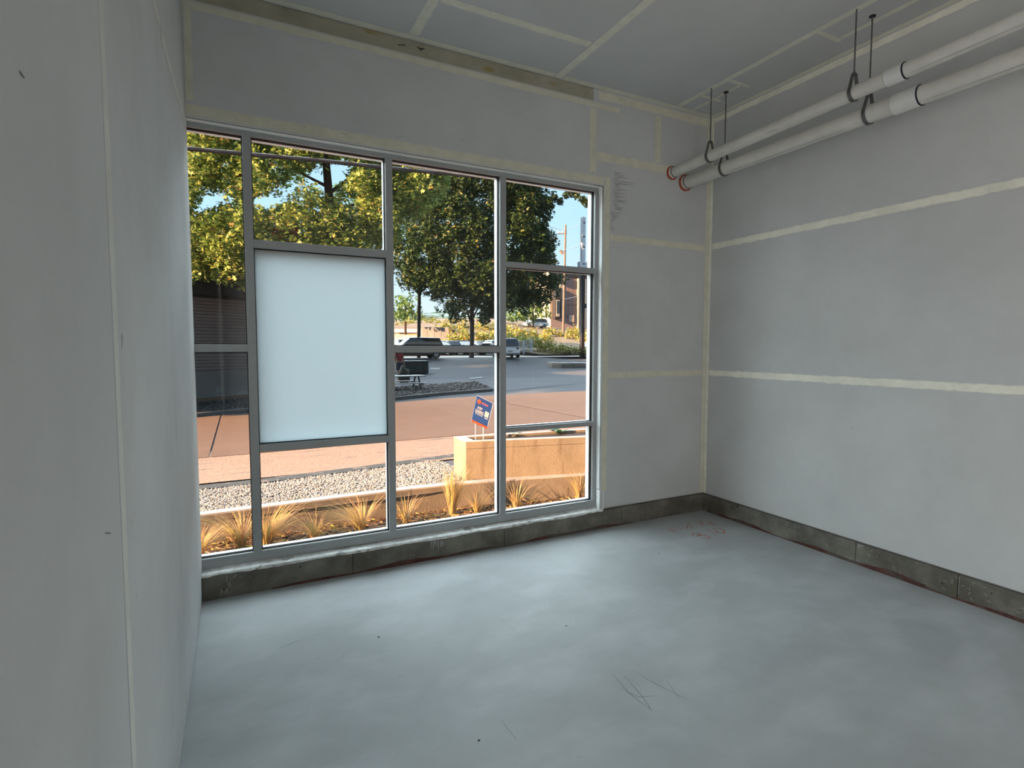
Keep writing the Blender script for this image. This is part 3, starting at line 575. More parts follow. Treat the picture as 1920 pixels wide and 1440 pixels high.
tag(npmesh('straw', st_v, st_f, M['grass']), 'loose straw lying on the mulch bed', 'straw', kind='stuff')

# planter
pl = empty('concrete_planter', (2.5, 1.6, .17), 'tan board formed concrete planter standing on the retaining wall', 'planter')
o_ = [(2.338, 1.42), (3.603, 1.13), (5.2, .76), (5.6, 1.4), (3.95, 1.64), (2.338, 1.78)]
i_ = [(2.45, 1.475), (3.62, 1.205), (5.15, .85), (5.5, 1.32), (3.93, 1.56), (2.45, 1.69)]
bm = bmesh.new(); ZP = .600
for k in range(6):
    a, b = o_[k], o_[(k+1) % 6]; c, d = i_[(k+1) % 6], i_[k]; addprism(bm, [a, b, c, d], .20, ZP)
bmesh.ops.remove_doubles(bm, verts=bm.verts, dist=.0005); fin('planter_wall', bm, M['planter'], pl)
def face_off(z0, z1, dpt, name, m):
    a, b, c = Vector(o_[0]), Vector(o_[1]), Vector(o_[2]); pts = [(a.x, a.y-.0), (b.x, b.y), (c.x, c.y)]; return strip(name, pts, -dpt, z0, z1, m, pl)
face_off(.20, .527, .006, 'lower_board_face', M['planter']); face_off(.531, ZP, .006, 'upper_board_face', M['planter'])
bm = bmesh.new()
for k in range(6): a, b = o_[k], o_[(k+1) % 6]; c, d = i_[(k+1) % 6], i_[k]; addprism(bm, [a, b, c, d], ZP, ZP+.006)
fin('rim', bm, M['concrete_cap'], pl)
prism('soil', i_, .3, .575, M['soil'], pl)
def rosette(u, v, lab, n, s):
    p = onZ(u, v, .575); bm = bmesh.new()
    for i in range(n):
        a = 2*PI*i/n*1.618*3; L = s*random.uniform(.6, 1); d = Vector((math.cos(a), math.sin(a), 0)); t = Vector((-d.y, d.x, 0)); up = random.uniform(.3, 1.1)
        q = [p+d*L*f+Vector((0, 0, L*up*(f-.5*f*f))) for f in (0, .35, .7, 1)]; ws = [.1*L, .24*L, .2*L, .01*L]; prev = None
        for c, w_ in zip(q, ws):
            vv = (bm.verts.new(c+t*w_), bm.verts.new(c-t*w_))
            if prev: bm.faces.new((prev[0], vv[0], vv[1], prev[1]))
            prev = vv
    me = bpy.data.meshes.new('rosette'); bm.to_mesh(me); bm.free(); return tag(link('rosette_plant', me, M['rosette']), lab, 'plant')
rosette(966, 818, 'small green plant in the planter beside the third mullion', 12, .10); rosette(1046, 813, 'larger green rosette plant in the planter under the transom', 20, .14)

# lawn sign
TLp = at(895, 741, 5.75); W_ = (CR*29 - CU*16 + CF*20.9)/177.5; H_ = (CR*-12 - CU*47 + CF*(19.3))/177.5
ex, ez = W_.normalized(), (-H_).normalized(); ey = ez.cross(ex).normalized(); wS, hS = W_.length, H_.length*1.09
sg = empty('yard_sign', (TLp+H_*1.1), 'small blue yard sign with orange bottom stripe, leaning in the planter', 'sign')
BL_ = TLp - ez*hS
def sp(x, y, d=0): return BL_ + ex*x*wS + ez*y*hS - (ey*d)   # x,y in 0..1 of the board
def plate(name, x0, x1, y0, y1, d0, d1, m):
    bm = bmesh.new(); v = [bm.verts.new(sp(x, y, d)) for d in (d0, d1) for x, y in ((x0, y0), (x1, y0), (x1, y1), (x0, y1))]
    for f in ((3, 2, 1, 0), (4, 5, 6, 7), (0, 1, 5, 4), (1, 2, 6, 5), (2, 3, 7, 6), (3, 0, 4, 7)): bm.faces.new([v[i] for i in f])
    return fin(name, bm, m, sg)
SGN = -1 if (sp(0, 0, 1)-sp(0, 0, 0)).dot(CF) > 0 else 1
_sp = sp
def sp(x, y, d=0): return _sp(x, y, d*SGN)
ALB = 1.0
mb = mat('sign_blue', (.035, .10, .34), .5, var=.04); mo_ = mat('sign_orange', (.80, .14, .06), .5, var=.03); mw = mat('sign_white', (.82, .80, .80), .5); mp_ = mat('sign_pink_letters', (.85, .22, .22), .5)
plate('board', 0, 1, 0, 1, -.004, 0, mb); tag(plate('bottom_stripe', 0, 1, 0, .085, 0, .001, mo_), 'orange stripe')
plate('edge', 0, 1, .988, 1.0, 0, .001, mw); plate('edge', .985, 1.0, .085, 1.0, 0, .001, mw)
bm = bmesh.new(); n = 24; cxs, cys, r = .19, .815, .105; vs = [bm.verts.new(sp(cxs+r*math.cos(2*PI*k/n), cys+r*.78*math.sin(2*PI*k/n), .0016)) for k in range(n)]; vb = [bm.verts.new(sp(cxs+r*math.cos(2*PI*k/n), cys+r*.78*math.sin(2*PI*k/n), 0)) for k in range(n)]
bm.faces.new(vs)
for k in range(n): bm.faces.new((vs[k], vs[(k+1) % n], vb[(k+1) % n], vb[k]))
fin('round_emblem', bm, mo_, sg)
bm = bmesh.new()
for k in range(7):
    x = .335+k*.062
    for q in ([(x, .785), (x+.04, .785), (x+.04, .845), (x, .845)],):
        bm.faces.new([bm.verts.new(sp(a, b, .0014)) for a, b in q])
fin('emblem_lettering', bm, mp_, sg)
def text(body, x, y, hgt, width, m, name='lettering'):
    cu = bpy.data.curves.new('t', 'FONT'); cu.body = body; cu.size = 1; cu.offset = .03; to = bpy.data.objects.new('t', cu); COL.objects.link(to)
    bpy.context.view_layer.update(); me = bpy.data.meshes.new_from_object(to.evaluated_get(bpy.context.evaluated_depsgraph_get())); bpy.data.objects.remove(to)
    xs = [v.co.x for v in me.vertices]; ys_ = [v.co.y for v in me.vertices]; x0, x1, y0, y1 = min(xs), max(xs), min(ys_), max(ys_)
    for v in me.vertices: v.co = sp(x+(v.co.x-x0)/(x1-x0)*width, y+(v.co.y-y0)/(y1-y0)*hgt, .0016)
    me.name = name; me.materials.clear(); return link(name, me, m, sg)
text('NOW', .17, .555, .10, .29, mw); text('LEASING', .08, .405, .125, .50, mw)
plate('small_print_line', .12, .55, .355, .375, 0, .0012, mw)
plate('white_square', .66, .90, .40, .60, 0, .0012, mw); plate('small_print_line', .70, .90, .335, .365, 0, .0012, mw)
for xx in (.25, .75):
    a = sp(xx, .05, -.006); b = a - Vector((0, 0, a.z-.5)); tube('stake', [a, b+Vector((.0, 0, 0))], .003, M['pale_steel'], sg, 6)

ALB = .32
# ------------------------------------------------------------------ street furniture
def dpath(pxs): return [ground(u, v) for u, v in pxs]
kp = [(330, 787), (375, 782.5), (465, 773), (600, 762), (740, 750.5), (830, 741), (925, 733.5)]
kw = [ground(*q) for q in kp]; kerb = empty('street_kerb', kw[3], 'concrete kerb along the far side of the pale lane', 'kerb')
for a, b in zip(kw, kw[1:]):
    d = (b-a).normalized(); nrm = Vector((-d.y, d.x, 0)); n = max(1, int((b-a).length/1.6))
    for k in range(n):
        p, q = a+(b-a)*k/n, a+(b-a)*(k+.985)/n; prism('kerb_stone', [(p.x, p.y), (q.x, q.y), (q.x+nrm.x*.16, q.y+nrm.y*.16), (p.x+nrm.x*.16, p.y+nrm.y*.16)], tz(p.y)-.05, tz(p.y)+.10, M['kerb'], kerb, bevel=.01)
isl_back = [ground(*q) for q in ((925, 731), (893, 717), (740, 727), (600, 736), (465, 749), (330, 760))]
isl = [(p.x, p.y+.1) for p in kw]+[(p.x, p.y) for p in isl_back]
tag(prism('planted_strip', isl, [-.25]*len(isl), [-.09]*len(kw)+[-.10]*len(isl_back), mat('dark_strip_soil', (.055, .045, .042), .95, var=.5, vscale=3, bump=.8, bscale=12)), kind='structure')
N = 2600; P = np.zeros((N, 3)); k = 0
while k < N:
    u, v = random.uniform(380, 918), random.uniform(716, 776)
    t = (u-375)/550; yl = 781-49*t; yb = np.interp(u, [330, 740, 893, 925], [760, 727, 717, 731])
    if yb < v < yl-2: q = ground(u, v); P[k] = (q.x, q.y, -.09); k += 1
tag(scatter('strip_debris', ov, of, P, rots(N, 1), rng.uniform(.02, .07, (N, 3))*np.array([[1, 1, .5]]), leafmat('strip_debris', [(0, (.03, .028, .028)), (.6, (.09, .08, .08)), (.93, (.2, .17, .16)), (1, (.4, .4, .4))], 0, .9)), 'dark leaf litter and stones on the planted strip', 'leaf litter', kind='stuff')

# dark building at the left behind the street strip
b0, b1 = ground(330, 756), ground(470, 745); bd = (b1-b0).normalized(); bn = Vector((bd.y, -bd.x, 0)); b1 = b0+bd*2.9; bs = b0-bd*11
bl = empty('dark_sided_building', b0, 'low dark building with horizontal siding behind the near tree', 'building')
def along(t0, t1, d0, d1, z0, z1, name, m, bev=0):
    p = [bs+bd*t0-bn*d0, bs+bd*t1-bn*d0, bs+bd*t1-bn*d1, bs+bd*t0-bn*d1]; return prism(name, [(q.x, q.y) for q in p], z0, z1, m, bl, bevel=bev)
LB = (b1-bs).length
along(0, LB, .0, 12, -.2, .80, 'base_wall', M['base']); along(0, LB, .06, 12, .80, 3.35, 'wall_core', M['siding'])
z = .83
for i in range(22): along(0, LB, .0, .055, z, z+.096, 'siding_board', M['siding'], .012); z += .104
along(-.5, LB+.6, -.9, 12.4, z+.02, z+.85, 'eave', M['eave']); along(0, LB, .3, 12, z+.85, 5.7, 'added_upper_wall', M['siding'])  # upper wall added behind the leaves to shade the far street
along(0, LB, -.28, 0, -.2, -.02, 'gravel_margin', M['concrete_cap']); along(-.2, LB+.1, -.75, -.62, -.2, .02, 'timber_edging', M['timber'])

# trees
def limb(name, pts, r, parent, m=None): return tube(name, pts, r, m or M['bark'], parent, 10)
def crown(name, centres, rads, nper, size, m, parent, droop=1.3, tilt=.9):
    P = []; 
    for c, r in zip(centres, rads):
        q = rng.normal(0, 1, (nper, 3)); q /= np.linalg.norm(q, axis=1)[:, None]; q *= rng.uniform(.35, 1, (nper, 1))**.6
        q[:, 2] = q[:, 2]*droop*.8; q *= r; P.append(q+np.array(c))
    P = np.concatenate(P); n = len(P); o = scatter(name, LEAF_V, LEAF_F, P, rots(n, tilt), rng.uniform(.7, 1.3, (n, 1))*size*np.ones((1, 3)), m, parent)
    o['kind'] = 'stuff'; return o
def inside(u, v, els):
    return any(((u-a)/c)**2+((v-b)/d)**2 < 1 for a, b, c, d in els)
tb = ground(628, 752); nt_ = empty('oak_tree', tb, 'near oak tree with sunlit drooping leaves, trunk behind the frosted pane', 'tree')
D0 = proj(tb)[2]; tw = lambda u, v, d=0: at(u, v, D0+d)
limb('trunk', [tb-Vector((0, 0, .3)), tb+Vector((0, 0, .2)), tw(627, 600), tw(622, 470), tw(618, 380), tw(611, 300), tw(606, 220), tw(606, 120)], [.24, .19, .165, .155, .14, .12, .09, .04], nt_)
for pts, r in (([(618, 352, 0), (590, 338, -.3), (560, 322, -.6), (520, 300, -1)], .06), ([(620, 360, 0), (650, 338, .3), (668, 322, .5), (700, 300, 1)], .06), ([(622, 400, 0), (660, 385, .4), (700, 372, 1), (760, 360, 1.6)], .05), ([(622, 420, 0), (570, 405, .3), (500, 398, .6), (420, 402, .8), (350, 410, 1)], .055),
               ([(624, 440, 0), (650, 450, -.6), (700, 440, -1.4)], .04), ([(620, 380, 0), (560, 390, -.6), (480, 420, -1.4)], .045), ([(610, 280, 0), (560, 250, .3), (460, 230, .6), (380, 200, 1)], .05), ([(608, 250, 0), (680, 220, -.3), (780, 200, -.6)], .05), ([(626, 520, 0), (560, 500, -.5), (470, 490, -1.2), (400, 500, -1.5)], .04)):
    limb('branch', [tw(*q) for q in pts], [r*(1-.75*i/(len(pts)-1)) for i in range(len(pts))], nt_)
gaps = [(405, 374, 34, 10), (372, 392, 14, 6), (510, 374, 28, 12), (556, 352, 12, 5), (588, 330, 10, 16), (644, 330, 9, 15), (655, 385, 5, 4), (420, 325, 4, 3), (612, 340, 8, 30)]
cx0 = tb+Vector((0, -.3, 5.9)); cs = []; rd = []; tries = 0
while len(cs) < 1500 and tries < 60000:
    tries += 1; q = rng.normal(0, 1, 3); q /= np.linalg.norm(q); q *= rng.uniform(.35, 1)**.5
    c = cx0+Vector((q[0]*5.6, q[1]*3.6, q[2]*4.3)); u, v, dd = proj(c)
    r = random.uniform(.24, .46); rp = r*F_PX/dd*.62
    if inside(u, v, [(a, b, x+rp, y+rp*1.1) for a, b, x, y in gaps]): continue
    lim = np.interp(u, [200, 330, 400, 470, 600, 720, 760, 800, 900], [560, 545, 530, 545, 520, 470, 430, 395, 330])
    if v+rp*1.1 > lim: continue
    if u > 842-rp: continue
    cs.append(c); rd.append(r)
crown('foliage', cs, rd, 88, .125, M['leaf_near'], nt_)
crown('red_leaf_cluster', [at(522, 437, D0-3.6), at(550, 433, D0-3.6), at(545, 452, D0-3.6), at(452, 330, D0-3.6)], [.16, .14, .08, .09], 40, .10, M['leaf_red'], nt_)

def copy_tree(o, loc, s, rz, lab):
    c = o.copy(); COL.objects.link(c); c.location = loc; c.scale = (s, s, s); c.rotation_euler = (0, 0, rz); c['label'] = lab
    for ch in o.children: d = ch.copy(); COL.objects.link(d); mi = ch.matrix_parent_inverse.copy(); d.parent = c; d.matrix_parent_inverse = mi
for loc, s_, rz, lab in (((-11, 27, -.1), 1.15, 2, 'added shade tree beyond the dark sided building, left of the window view'), ((-2.5, 35.5, .3), .86, 4, 'added shade tree beyond the dark sided building, seen between near oak leaves'), ((3.9, 36, .35), .85, 5, 'added shade tree standing on the far asphalt behind the frosted pane'), ((5.2, 42, .6), .95, 3, 'added shade tree at the far verge behind the frosted pane')): copy_tree(nt_, loc, s_, rz, lab)  # extra trees added to cast shade on the far street

tb2 = ground(884, 670); D2 = proj(tb2)[2]; nf = empty('oak_tree', tb2, 'far oak tree with shaded green crown, its trunk seen in the third column', 'tree')
tw2 = lambda u, v, d=0: at(u, v, D2+d)
limb('trunk', [tb2-Vector((0, 0, .3)), tb2+Vector((0, 0, .1)), tw2(885, 640), tw2(885, 605), tw2(884, 560), tw2(880, 500), tw2(880, 420), tw2(885, 350)], [.30, .21, .185, .19, .15, .13, .09, .04], nf)
for pts, r in (([(884, 607, 0), (878, 590, -.3), (868, 560, -.8), (850, 520, -1.5)], .11), ([(885, 600, 0), (900, 570, .5), (930, 540, 1)], .09), ([(885, 560, 0), (940, 530, 0), (1000, 520, 0), (1050, 545, 0)], .06), ([(882, 500, 0), (940, 450, 0), (1000, 420, 0)], .07), ([(882, 480, 0), (820, 430, 0), (760, 400, 0)], .07), ([(884, 570, 0), (820, 550, 0), (770, 545, 0)], .06)):
    limb('branch', [tw2(*q) for q in pts], [r*(1-.7*i/(len(pts)-1)) for i in range(len(pts))], nf)
gaps2 = [(1092, 440, 45, 55), (1085, 560, 22, 75), (765, 585, 40, 26), (800, 572, 14, 14), (1060, 395, 22, 8), (1050, 480, 8, 14), (748, 405, 8, 6), (752, 415, 6, 8), (845, 620, 25, 12), (1040, 615, 30, 50), (970, 625, 60, 35), (1040, 420, 12, 10)]
cs = []; rd = []; tries = 0
while len(cs) < 1050 and tries < 90000:
    tries += 1; q = rng.normal(0, 1, 3); q /= np.linalg.norm(q); q *= rng.uniform(.3, 1)**.5
    c = tw2(905, 440)+Vector((q[0]*8.6, q[1]*5.0, q[2]*8.4)); u, v, dd = proj(c); r = random.uniform(.45, .85); rp = r*F_PX/dd*.7
    if inside(u, v, [(a, b, x+rp, y+rp*1.1) for a, b, x, y in gaps2]): continue
    lo = np.interp(u, [700, 745, 790, 830, 870, 930, 960, 1000, 1040, 1070, 1110], [520, 545, 575, 600, 612, 608, 590, 590, 585, 575, 390])
    hi = np.interp(u, [700, 940, 1040, 1050, 1110], [200, 200, 330, 330, 355])
    if v+rp > lo or v-rp < hi or u+rp > np.interp(v, [330, 380, 400, 440, 480, 520, 560, 600], [1106, 1100, 1050, 1055, 1050, 1068, 1068, 1050]): continue
    cs.append(c); rd.append(r)
for q in ((1082, 366), (1092, 374), (1098, 382), (1072, 362), (1062, 366), (1040, 372), (1050, 378), (1030, 385), (1102, 378)): cs.append(tw2(*q)); rd.append(.32)
crown('foliage', cs, rd, 80, .29, M['leaf_far_shaded'], nf)

def leafball(nm, n, size, m):
    q = rng.normal(0, 1, (n, 3)); q /= np.linalg.norm(q, axis=1)[:, None]; q *= (rng.uniform(.45, 1, (n, 1))); q[:, 2] = np.abs(q[:, 2])*.9
    q *= 1+.25*np.sin(q[:, :1]*7+1)*np.cos(q[:, 1:2]*6)
    me = scatter(nm, LEAF_V, LEAF_F, q, rots(n, 1), rng.uniform(.7, 1.3, (n, 1))*size*np.ones((1, 3)), m); d = me.data; bpy.data.objects.remove(me); return d
LB1 = [leafball('brush_mesh', 420, .20, M['leaf_brush']) for _ in range(3)]; LB2 = [leafball('green_mesh', 500, .17, M['leaf_green']) for _ in range(2)]
def shrub(u, v, D, wpx, hpx, lab, kind='brush', group='yellow brush on the hillside', name='shrub'):
    p = at(u, v, D); o = bpy.data.objects.new(name, random.choice(LB1 if kind == 'brush' else LB2)); COL.objects.link(o); o.location = p; o.rotation_euler = (0, 0, random.uniform(0, 6))
    s = D/F_PX; o.scale = (wpx*s/2, wpx*s/2, hpx*s/.95); tag(o, lab, 'shrub' if name == 'shrub' else 'tree', group); return o

# hillside
def hill_patch(name, rows, m, thick=1.5):
    bm = bmesh.new(); R = [[bm.verts.new(at(*q)) for q in r] for r in rows]
    for a, b in zip(R, R[1:]):
        for i in range(len(a)-1): bm.faces.new((a[i], a[i+1], b[i+1], b[i]))
    bot = [bm.verts.new(v.co-Vector((0, 0, 4))) for v in R[-1]]
    for i in range(len(bot)-1): bm.faces.new((R[-1][i], R[-1][i+1], bot[i+1], bot[i]))
    return fin(name, bm, m)
tag(grid('street_verge', -60, 110, [40.5, 42, 44.5], M['verge'], .05, 60, jitter=.03), kind='structure')
tag(grid('parking_lot', -60, 110, [44.5, 50, 58, 62], M['road'], .0, 20), kind='structure')
tag(hill_patch('hillside', [[(600, 645, 62), (740, 645, 62), (840, 645, 62), (900, 648, 60), (960, 655, 55), (1010, 664, 50), (1060, 665, 49), (1140, 666, 49)],
    [(600, 640, 63), (740, 638, 63), (850, 636, 64), (900, 636, 63), (960, 640, 60), (1010, 645, 60), (1060, 642, 62), (1140, 645, 62)],
    [(600, 615, 75), (740, 612, 75), (850, 612, 75), (900, 612, 76), (960, 618, 78), (1010, 622, 82), (1060, 624, 84), (1140, 628, 84)],
    [(600, 604, 100), (740, 602, 100), (850, 600, 100), (900, 600, 100), (960, 603, 105), (1010, 612, 108), (1060, 616, 108), (1140, 618, 108)],
    [(600, 598, 160), (740, 597, 160), (850, 597, 160), (900, 597, 160), (960, 598, 160), (1010, 606, 160), (1060, 610, 160), (1140, 612, 160)]], M['hill']), kind='structure')
tag(hill_patch('footpath', [[(1060, 630, 81), (1074, 630, 81)], [(1070, 637, 70), (1086, 637, 70)], [(1084, 644, 61), (1108, 644, 61)], [(1095, 650, 57), (1130, 650, 57)]], M['concrete_cap']), kind='structure')
spots = [(850, 648, 58, 44, 26), (872, 646, 58, 40, 34), (903, 645, 58, 44, 30), (930, 645, 60, 40, 30), (955, 650, 58, 44, 30), (975, 645, 59, 40, 26), (985, 650, 54, 36, 22), (1005, 652, 53, 40, 26), (1028, 658, 52, 40, 26), (1050, 662, 50, 44, 18), (1075, 662, 50, 44, 14), (1098, 664, 50, 40, 14),
         (835, 622, 70, 40, 22), (865, 620, 74, 40, 20), (905, 622, 74, 50, 24), (945, 628, 74, 44, 24), (970, 632, 70, 50, 22), (1000, 636, 70, 44, 22), (1022, 642, 66, 36, 20), (1030, 628, 74, 34, 16), (1075, 634, 70, 36, 24), (1095, 642, 66, 36, 24), (1110, 645, 64, 36, 22), (1050, 632, 74, 20, 14), (770, 612, 88, 60, 12), (815, 612, 88, 60, 14), (860, 606, 95, 60, 10), (750, 615, 80, 40, 10), (795, 604, 105, 60, 9)]
desc = ['behind the parked cars', 'left of the far trunk', 'right of the far trunk', 'beside the third mullion', 'above the chain link fence', 'left of the footpath', 'at the verge near the steel pole', 'below the apartment building']
rows = {'low on the slope': [], 'halfway up the slope': [], 'near the hilltop': []}
for q in spots: rows['low on the slope' if q[2] < 62 else 'halfway up the slope' if q[2] < 80 else 'near the hilltop'].append(q)
ordn = ['first', 'second', 'third', 'fourth', 'fifth', 'sixth', 'seventh', 'eighth', 'ninth', 'tenth', 'eleventh', 'twelfth', 'thirteenth', 'fourteenth']
for row, qs in rows.items():
    for i, q in enumerate(sorted(qs)): shrub(*q, f'{ordn[i]} bush from the left among the yellow green brush {row}')
shrub(965, 602, 96, 70, 34, 'round olive bush at the hilltop left of the white hilltop car', 'green', 'green trees on the hilltop')
for (u, v, D, wp, hp, lab) in ((760, 600, 62, 70, 55, 'pale green young tree by the left utility pole'), (1000, 596, 98, 66, 66, 'green tree before the apartment building, left of the white hilltop car')):
    p = at(u, v, D); root = empty('tree', (p.x, p.y, tz(p.y)), lab, 'tree'); s_ = D/F_PX
    o = bpy.data.objects.new('foliage', random.choice(LB2)); COL.objects.link(o); o.parent = root; o.location = (0, 0, p.z-root.location.z); o.scale = (wp*s_/2, wp*s_/2, hp*s_/.95); o['kind'] = 'stuff'
    tube('trunk', [root.location-Vector((0, 0, .2)), p, p+Vector((0, 0, hp*s_*.5))], [.16, .13, .06], M['bark'], root, 8)
fr_ = shrub(700, 602, 190, 500, 14, 'distant dark tree line under the sky at the left', 'green', None, 'tree_line'); fr_['kind'] = 'stuff'

# parking-lot wall and sheds
pw = empty('concrete_lot_wall', at(815, 640, 63), 'weathered grey concrete wall behind the parked cars', 'wall')
xsw = [790, 802, 815, 828, 842]
mwall = mat('lot_wall_concrete', (.40, .44, .50), .9, var=.25, vscale=.8, stretch=(1, 1, .3))
for a, b in zip(xsw, xsw[1:]):
    p, q = at(a, 645, 63), at(b-.3, 645, 63); zt_ = at(a, 613.5, 63).z; prism('wall_panel', [(p.x, p.y), (q.x, q.y), (q.x, q.y+.4), (p.x, p.y+.4)], .5, zt_, mwall, pw, bevel=.02)
mshed = mat('cream_shed_wall', (.58, .46, .34), .8, var=.05); mroof = mat('pale_shed_roof', (.60, .50, .42), .7, var=.08, vscale=2)
def shed(u0, u1, vb, vt, D, lab):
    p, q = at(u0, vb, D), at(u1, vb, D); z0, z1 = 0.6, at(u0, vt, D).z; r = empty('shed', (p+q)/2, lab, 'shed', 'cream sheds behind the parking lot')
    prism('wall', [(p.x, p.y), (q.x, q.y), (q.x, q.y+3), (p.x, p.y+3)], z0, z1-.5, mshed, r)
    bm = bmesh.new(); mid = (z1); e = .25
    V = [bm.verts.new(x) for x in ((p.x-e, p.y-e, z1-.5), (q.x+e, q.y-e, z1-.5), (q.x+e, q.y+3+e, z1-.5), (p.x-e, p.y+3+e, z1-.5), (p.x-e, p.y+1.5, z1), (q.x+e, q.y+1.5, z1))]
    for f in ((0, 1, 5, 4), (2, 3, 4, 5), (0, 4, 3), (1, 2, 5), (0, 3, 2, 1)): bm.faces.new([V[i] for i in f])
    fin('roof', bm, mroof, r); prism('door', [((p.x+q.x)/2-.4, p.y-.04), ((p.x+q.x)/2+.4, p.y-.04), ((p.x+q.x)/2+.4, p.y), ((p.x+q.x)/2-.4, p.y)], z0, z1-.9, M['timber'], r)
shed(716, 768, 650, 627, 58, 'wide cream shed roof at the left edge of the third column'); shed(748, 790, 646, 616, 66, 'taller cream shed behind, beside the grey wall'); shed(768, 788, 650, 628, 56, 'small cream shed with gable by the left utility pole')

# cars
def loft(bm, st):
    rings = []
    for x, z0, z1, hb, ht in st:
        r = .12*(z1-z0) if z1-z0 > .15 else .02
        ring = [(-hb, z0+r), (-hb*.94, z0), (hb*.94, z0), (hb, z0+r), (hb, (z0+z1)/2), (ht, z1-r), (ht*.9, z1), (-ht*.9, z1), (-ht, z1-r), (-hb, (z0+z1)/2)]
        rings.append([bm.verts.new((x, y, z)) for y, z in ring])
    for a, b in zip(rings, rings[1:]):
        for i in range(10): bm.faces.new((a[i], a[(i+1) % 10], b[(i+1) % 10], b[i]))
    bm.faces.new(rings[0][::-1]); bm.faces.new(rings[-1])
carglass = mat('car_glass', (.02, .025, .03), .08, spec=.8); tyre = mat('tyre_rubber', (.012, .012, .012), .8); rimm = mat('wheel_rim', (.5, .5, .5), .35, .6); lampw = mat('headlamp', (.75, .75, .72), .2); lampr = mat('tail_lamp', (.45, .02, .02), .3); platem = mat('white_plate', (.75, .75, .75), .6)
def car(loc, yaw, col, lab, L=4.6, Hh=1.5, suv=False, group='cars parked across the street'):
    r = empty('car', loc, lab, 'car', group, rz=yaw); pm = mat('car_paint', tuple(min(2.6, x*2.4) for x in col) if max(col) > .05 else col, .22, .3, var=.02, spec=.6); h = Hh; Wd = .9; hl = L/2
    belt = h*.62; bm = bmesh.new()
    loft(bm, [(-hl, .42, belt*.82, .72, .68), (-hl+.12, .30, belt*.92, .85, .80), (-hl+.6, .24, belt, Wd, .86), (0, .22, belt+.02, Wd, .86), (hl*.42, .22, belt, Wd, .86), (hl*.8, .24, belt*.88, .88, .80), (hl-.1, .30, belt*.74, .82, .72), (hl, .42, belt*.64, .68, .62)])
    fin('body', bm, pm, r, smooth=False, world=False)
    rear = -hl+(.22 if suv else .75); bm = bmesh.new()
    loft(bm, [(rear, belt-.02, belt+.03, .80, .78), (rear+(.25 if suv else .55), belt-.02, h-.05, .82, .66), (-.2, belt-.02, h-.02, .83, .66), (hl*.18, belt-.02, h-.06, .83, .66), (hl*.48, belt-.04, belt+.02, .80, .78)])
    fin('window_glass', bm, carglass, r, world=False)
    bm = bmesh.new(); loft(bm, [(rear+(.22 if suv else .5), h-.09, h-.03, .66, .60), (-.2, h-.06, h+.0, .68, .6), (hl*.2, h-.09, h-.03, .66, .6)]); fin('roof', bm, pm, r, world=False)
    for x in (rear+.35+(.0 if suv else .25), -.1, hl*.2):
        for s in (-1, 1):
            bm = bmesh.new(); addtube(bm, [(x+(.18 if x > .2 else -.12 if x < -.5 else 0), s*.835, belt-.02), (x, s*.675, h-.07)], .035, 5); fin('window_pillar', bm, pm, r, world=False)
    for x in (-hl+.85, hl-.85):
        for s in (-1, 1):
            bm = bmesh.new(); addtube(bm, [(x, s*.70, .33), (x, s*.92, .33)], .33, 20); wo_ = fin('tyre', bm, tyre, r, world=False)
            bm = bmesh.new(); addtube(bm, [(x, s*.90, .33), (x, s*.93, .33)], [.21, .19], 10); fin('wheel_rim', bm, rimm, wo_, world=False)
    for s in (-1, 1):
        box('headlamp', (hl-.16, s*.62-.14, belt*.62), (hl-.03, s*.62+.14, belt*.78), lampw, r, world=False, bevel=.02); box('tail_lamp', (-hl-.0, s*.62-.12, belt*.66), (-hl+.12, s*.62+.12, belt*.86), lampr, r, world=False, bevel=.02)
        box('wing_mirror', (hl*.30, s*.98-.08, belt), (hl*.30+.12, s*.98+.04, belt+.13), pm, r, world=False, bevel=.02)
    box('number_plate', (-hl-.02, -.2, .50), (-hl+.02, .2, .64), platem, r, world=False); return r
p = at(776, 677, 44); p.z = tz(p.y)
car(p, math.radians(178), (.012, .012, .014), 'black people carrier parked side-on behind the dark planter box', 4.9, 1.72, True)
for (u, D, yaw, col, lab, L, h) in ((752, 51, 97, (.62, .66, .68), 'white car roof above the transom, leftmost of the parked row', 4.6, 1.5), (792, 52, 80, (.03, .07, .06), 'dark green car with bright windscreen beside the left utility pole', 4.6, 1.5), (824, 53, 262, (.65, .66, .66), 'white car in the parked row right of the green car', 4.5, 1.42),
    (846, 55, 280, (.34, .48, .58), 'pale blue car in the parked row, left of the blue car', 4.4, 1.4), (868, 56, 255, (.10, .16, .32), 'deep blue car left of the far tree trunk', 4.5, 1.45), (903, 54, 268, (.55, .62, .68), 'silver blue car just right of the far tree trunk', 4.6, 1.4), (929, 52, 280, (.30, .42, .50), 'light teal car partly behind the third mullion', 4.5, 1.5)):
    p = at(u, 660, D); p.z = tz(p.y); car(p, math.radians(yaw), col, lab, L, h)
p = at(948, 664, 48); p.z = tz(p.y); car(p, math.radians(75), (.62, .64, .66), 'silver hatchback whose rear shows right of the third mullion', 4.3, 1.7, True)
p = at(1004, 613.5, 100); p.z -= .1; car(p, math.radians(172), (.75, .77, .78), 'white estate car parked on top of the hill', 4.7, 1.65, True, None)

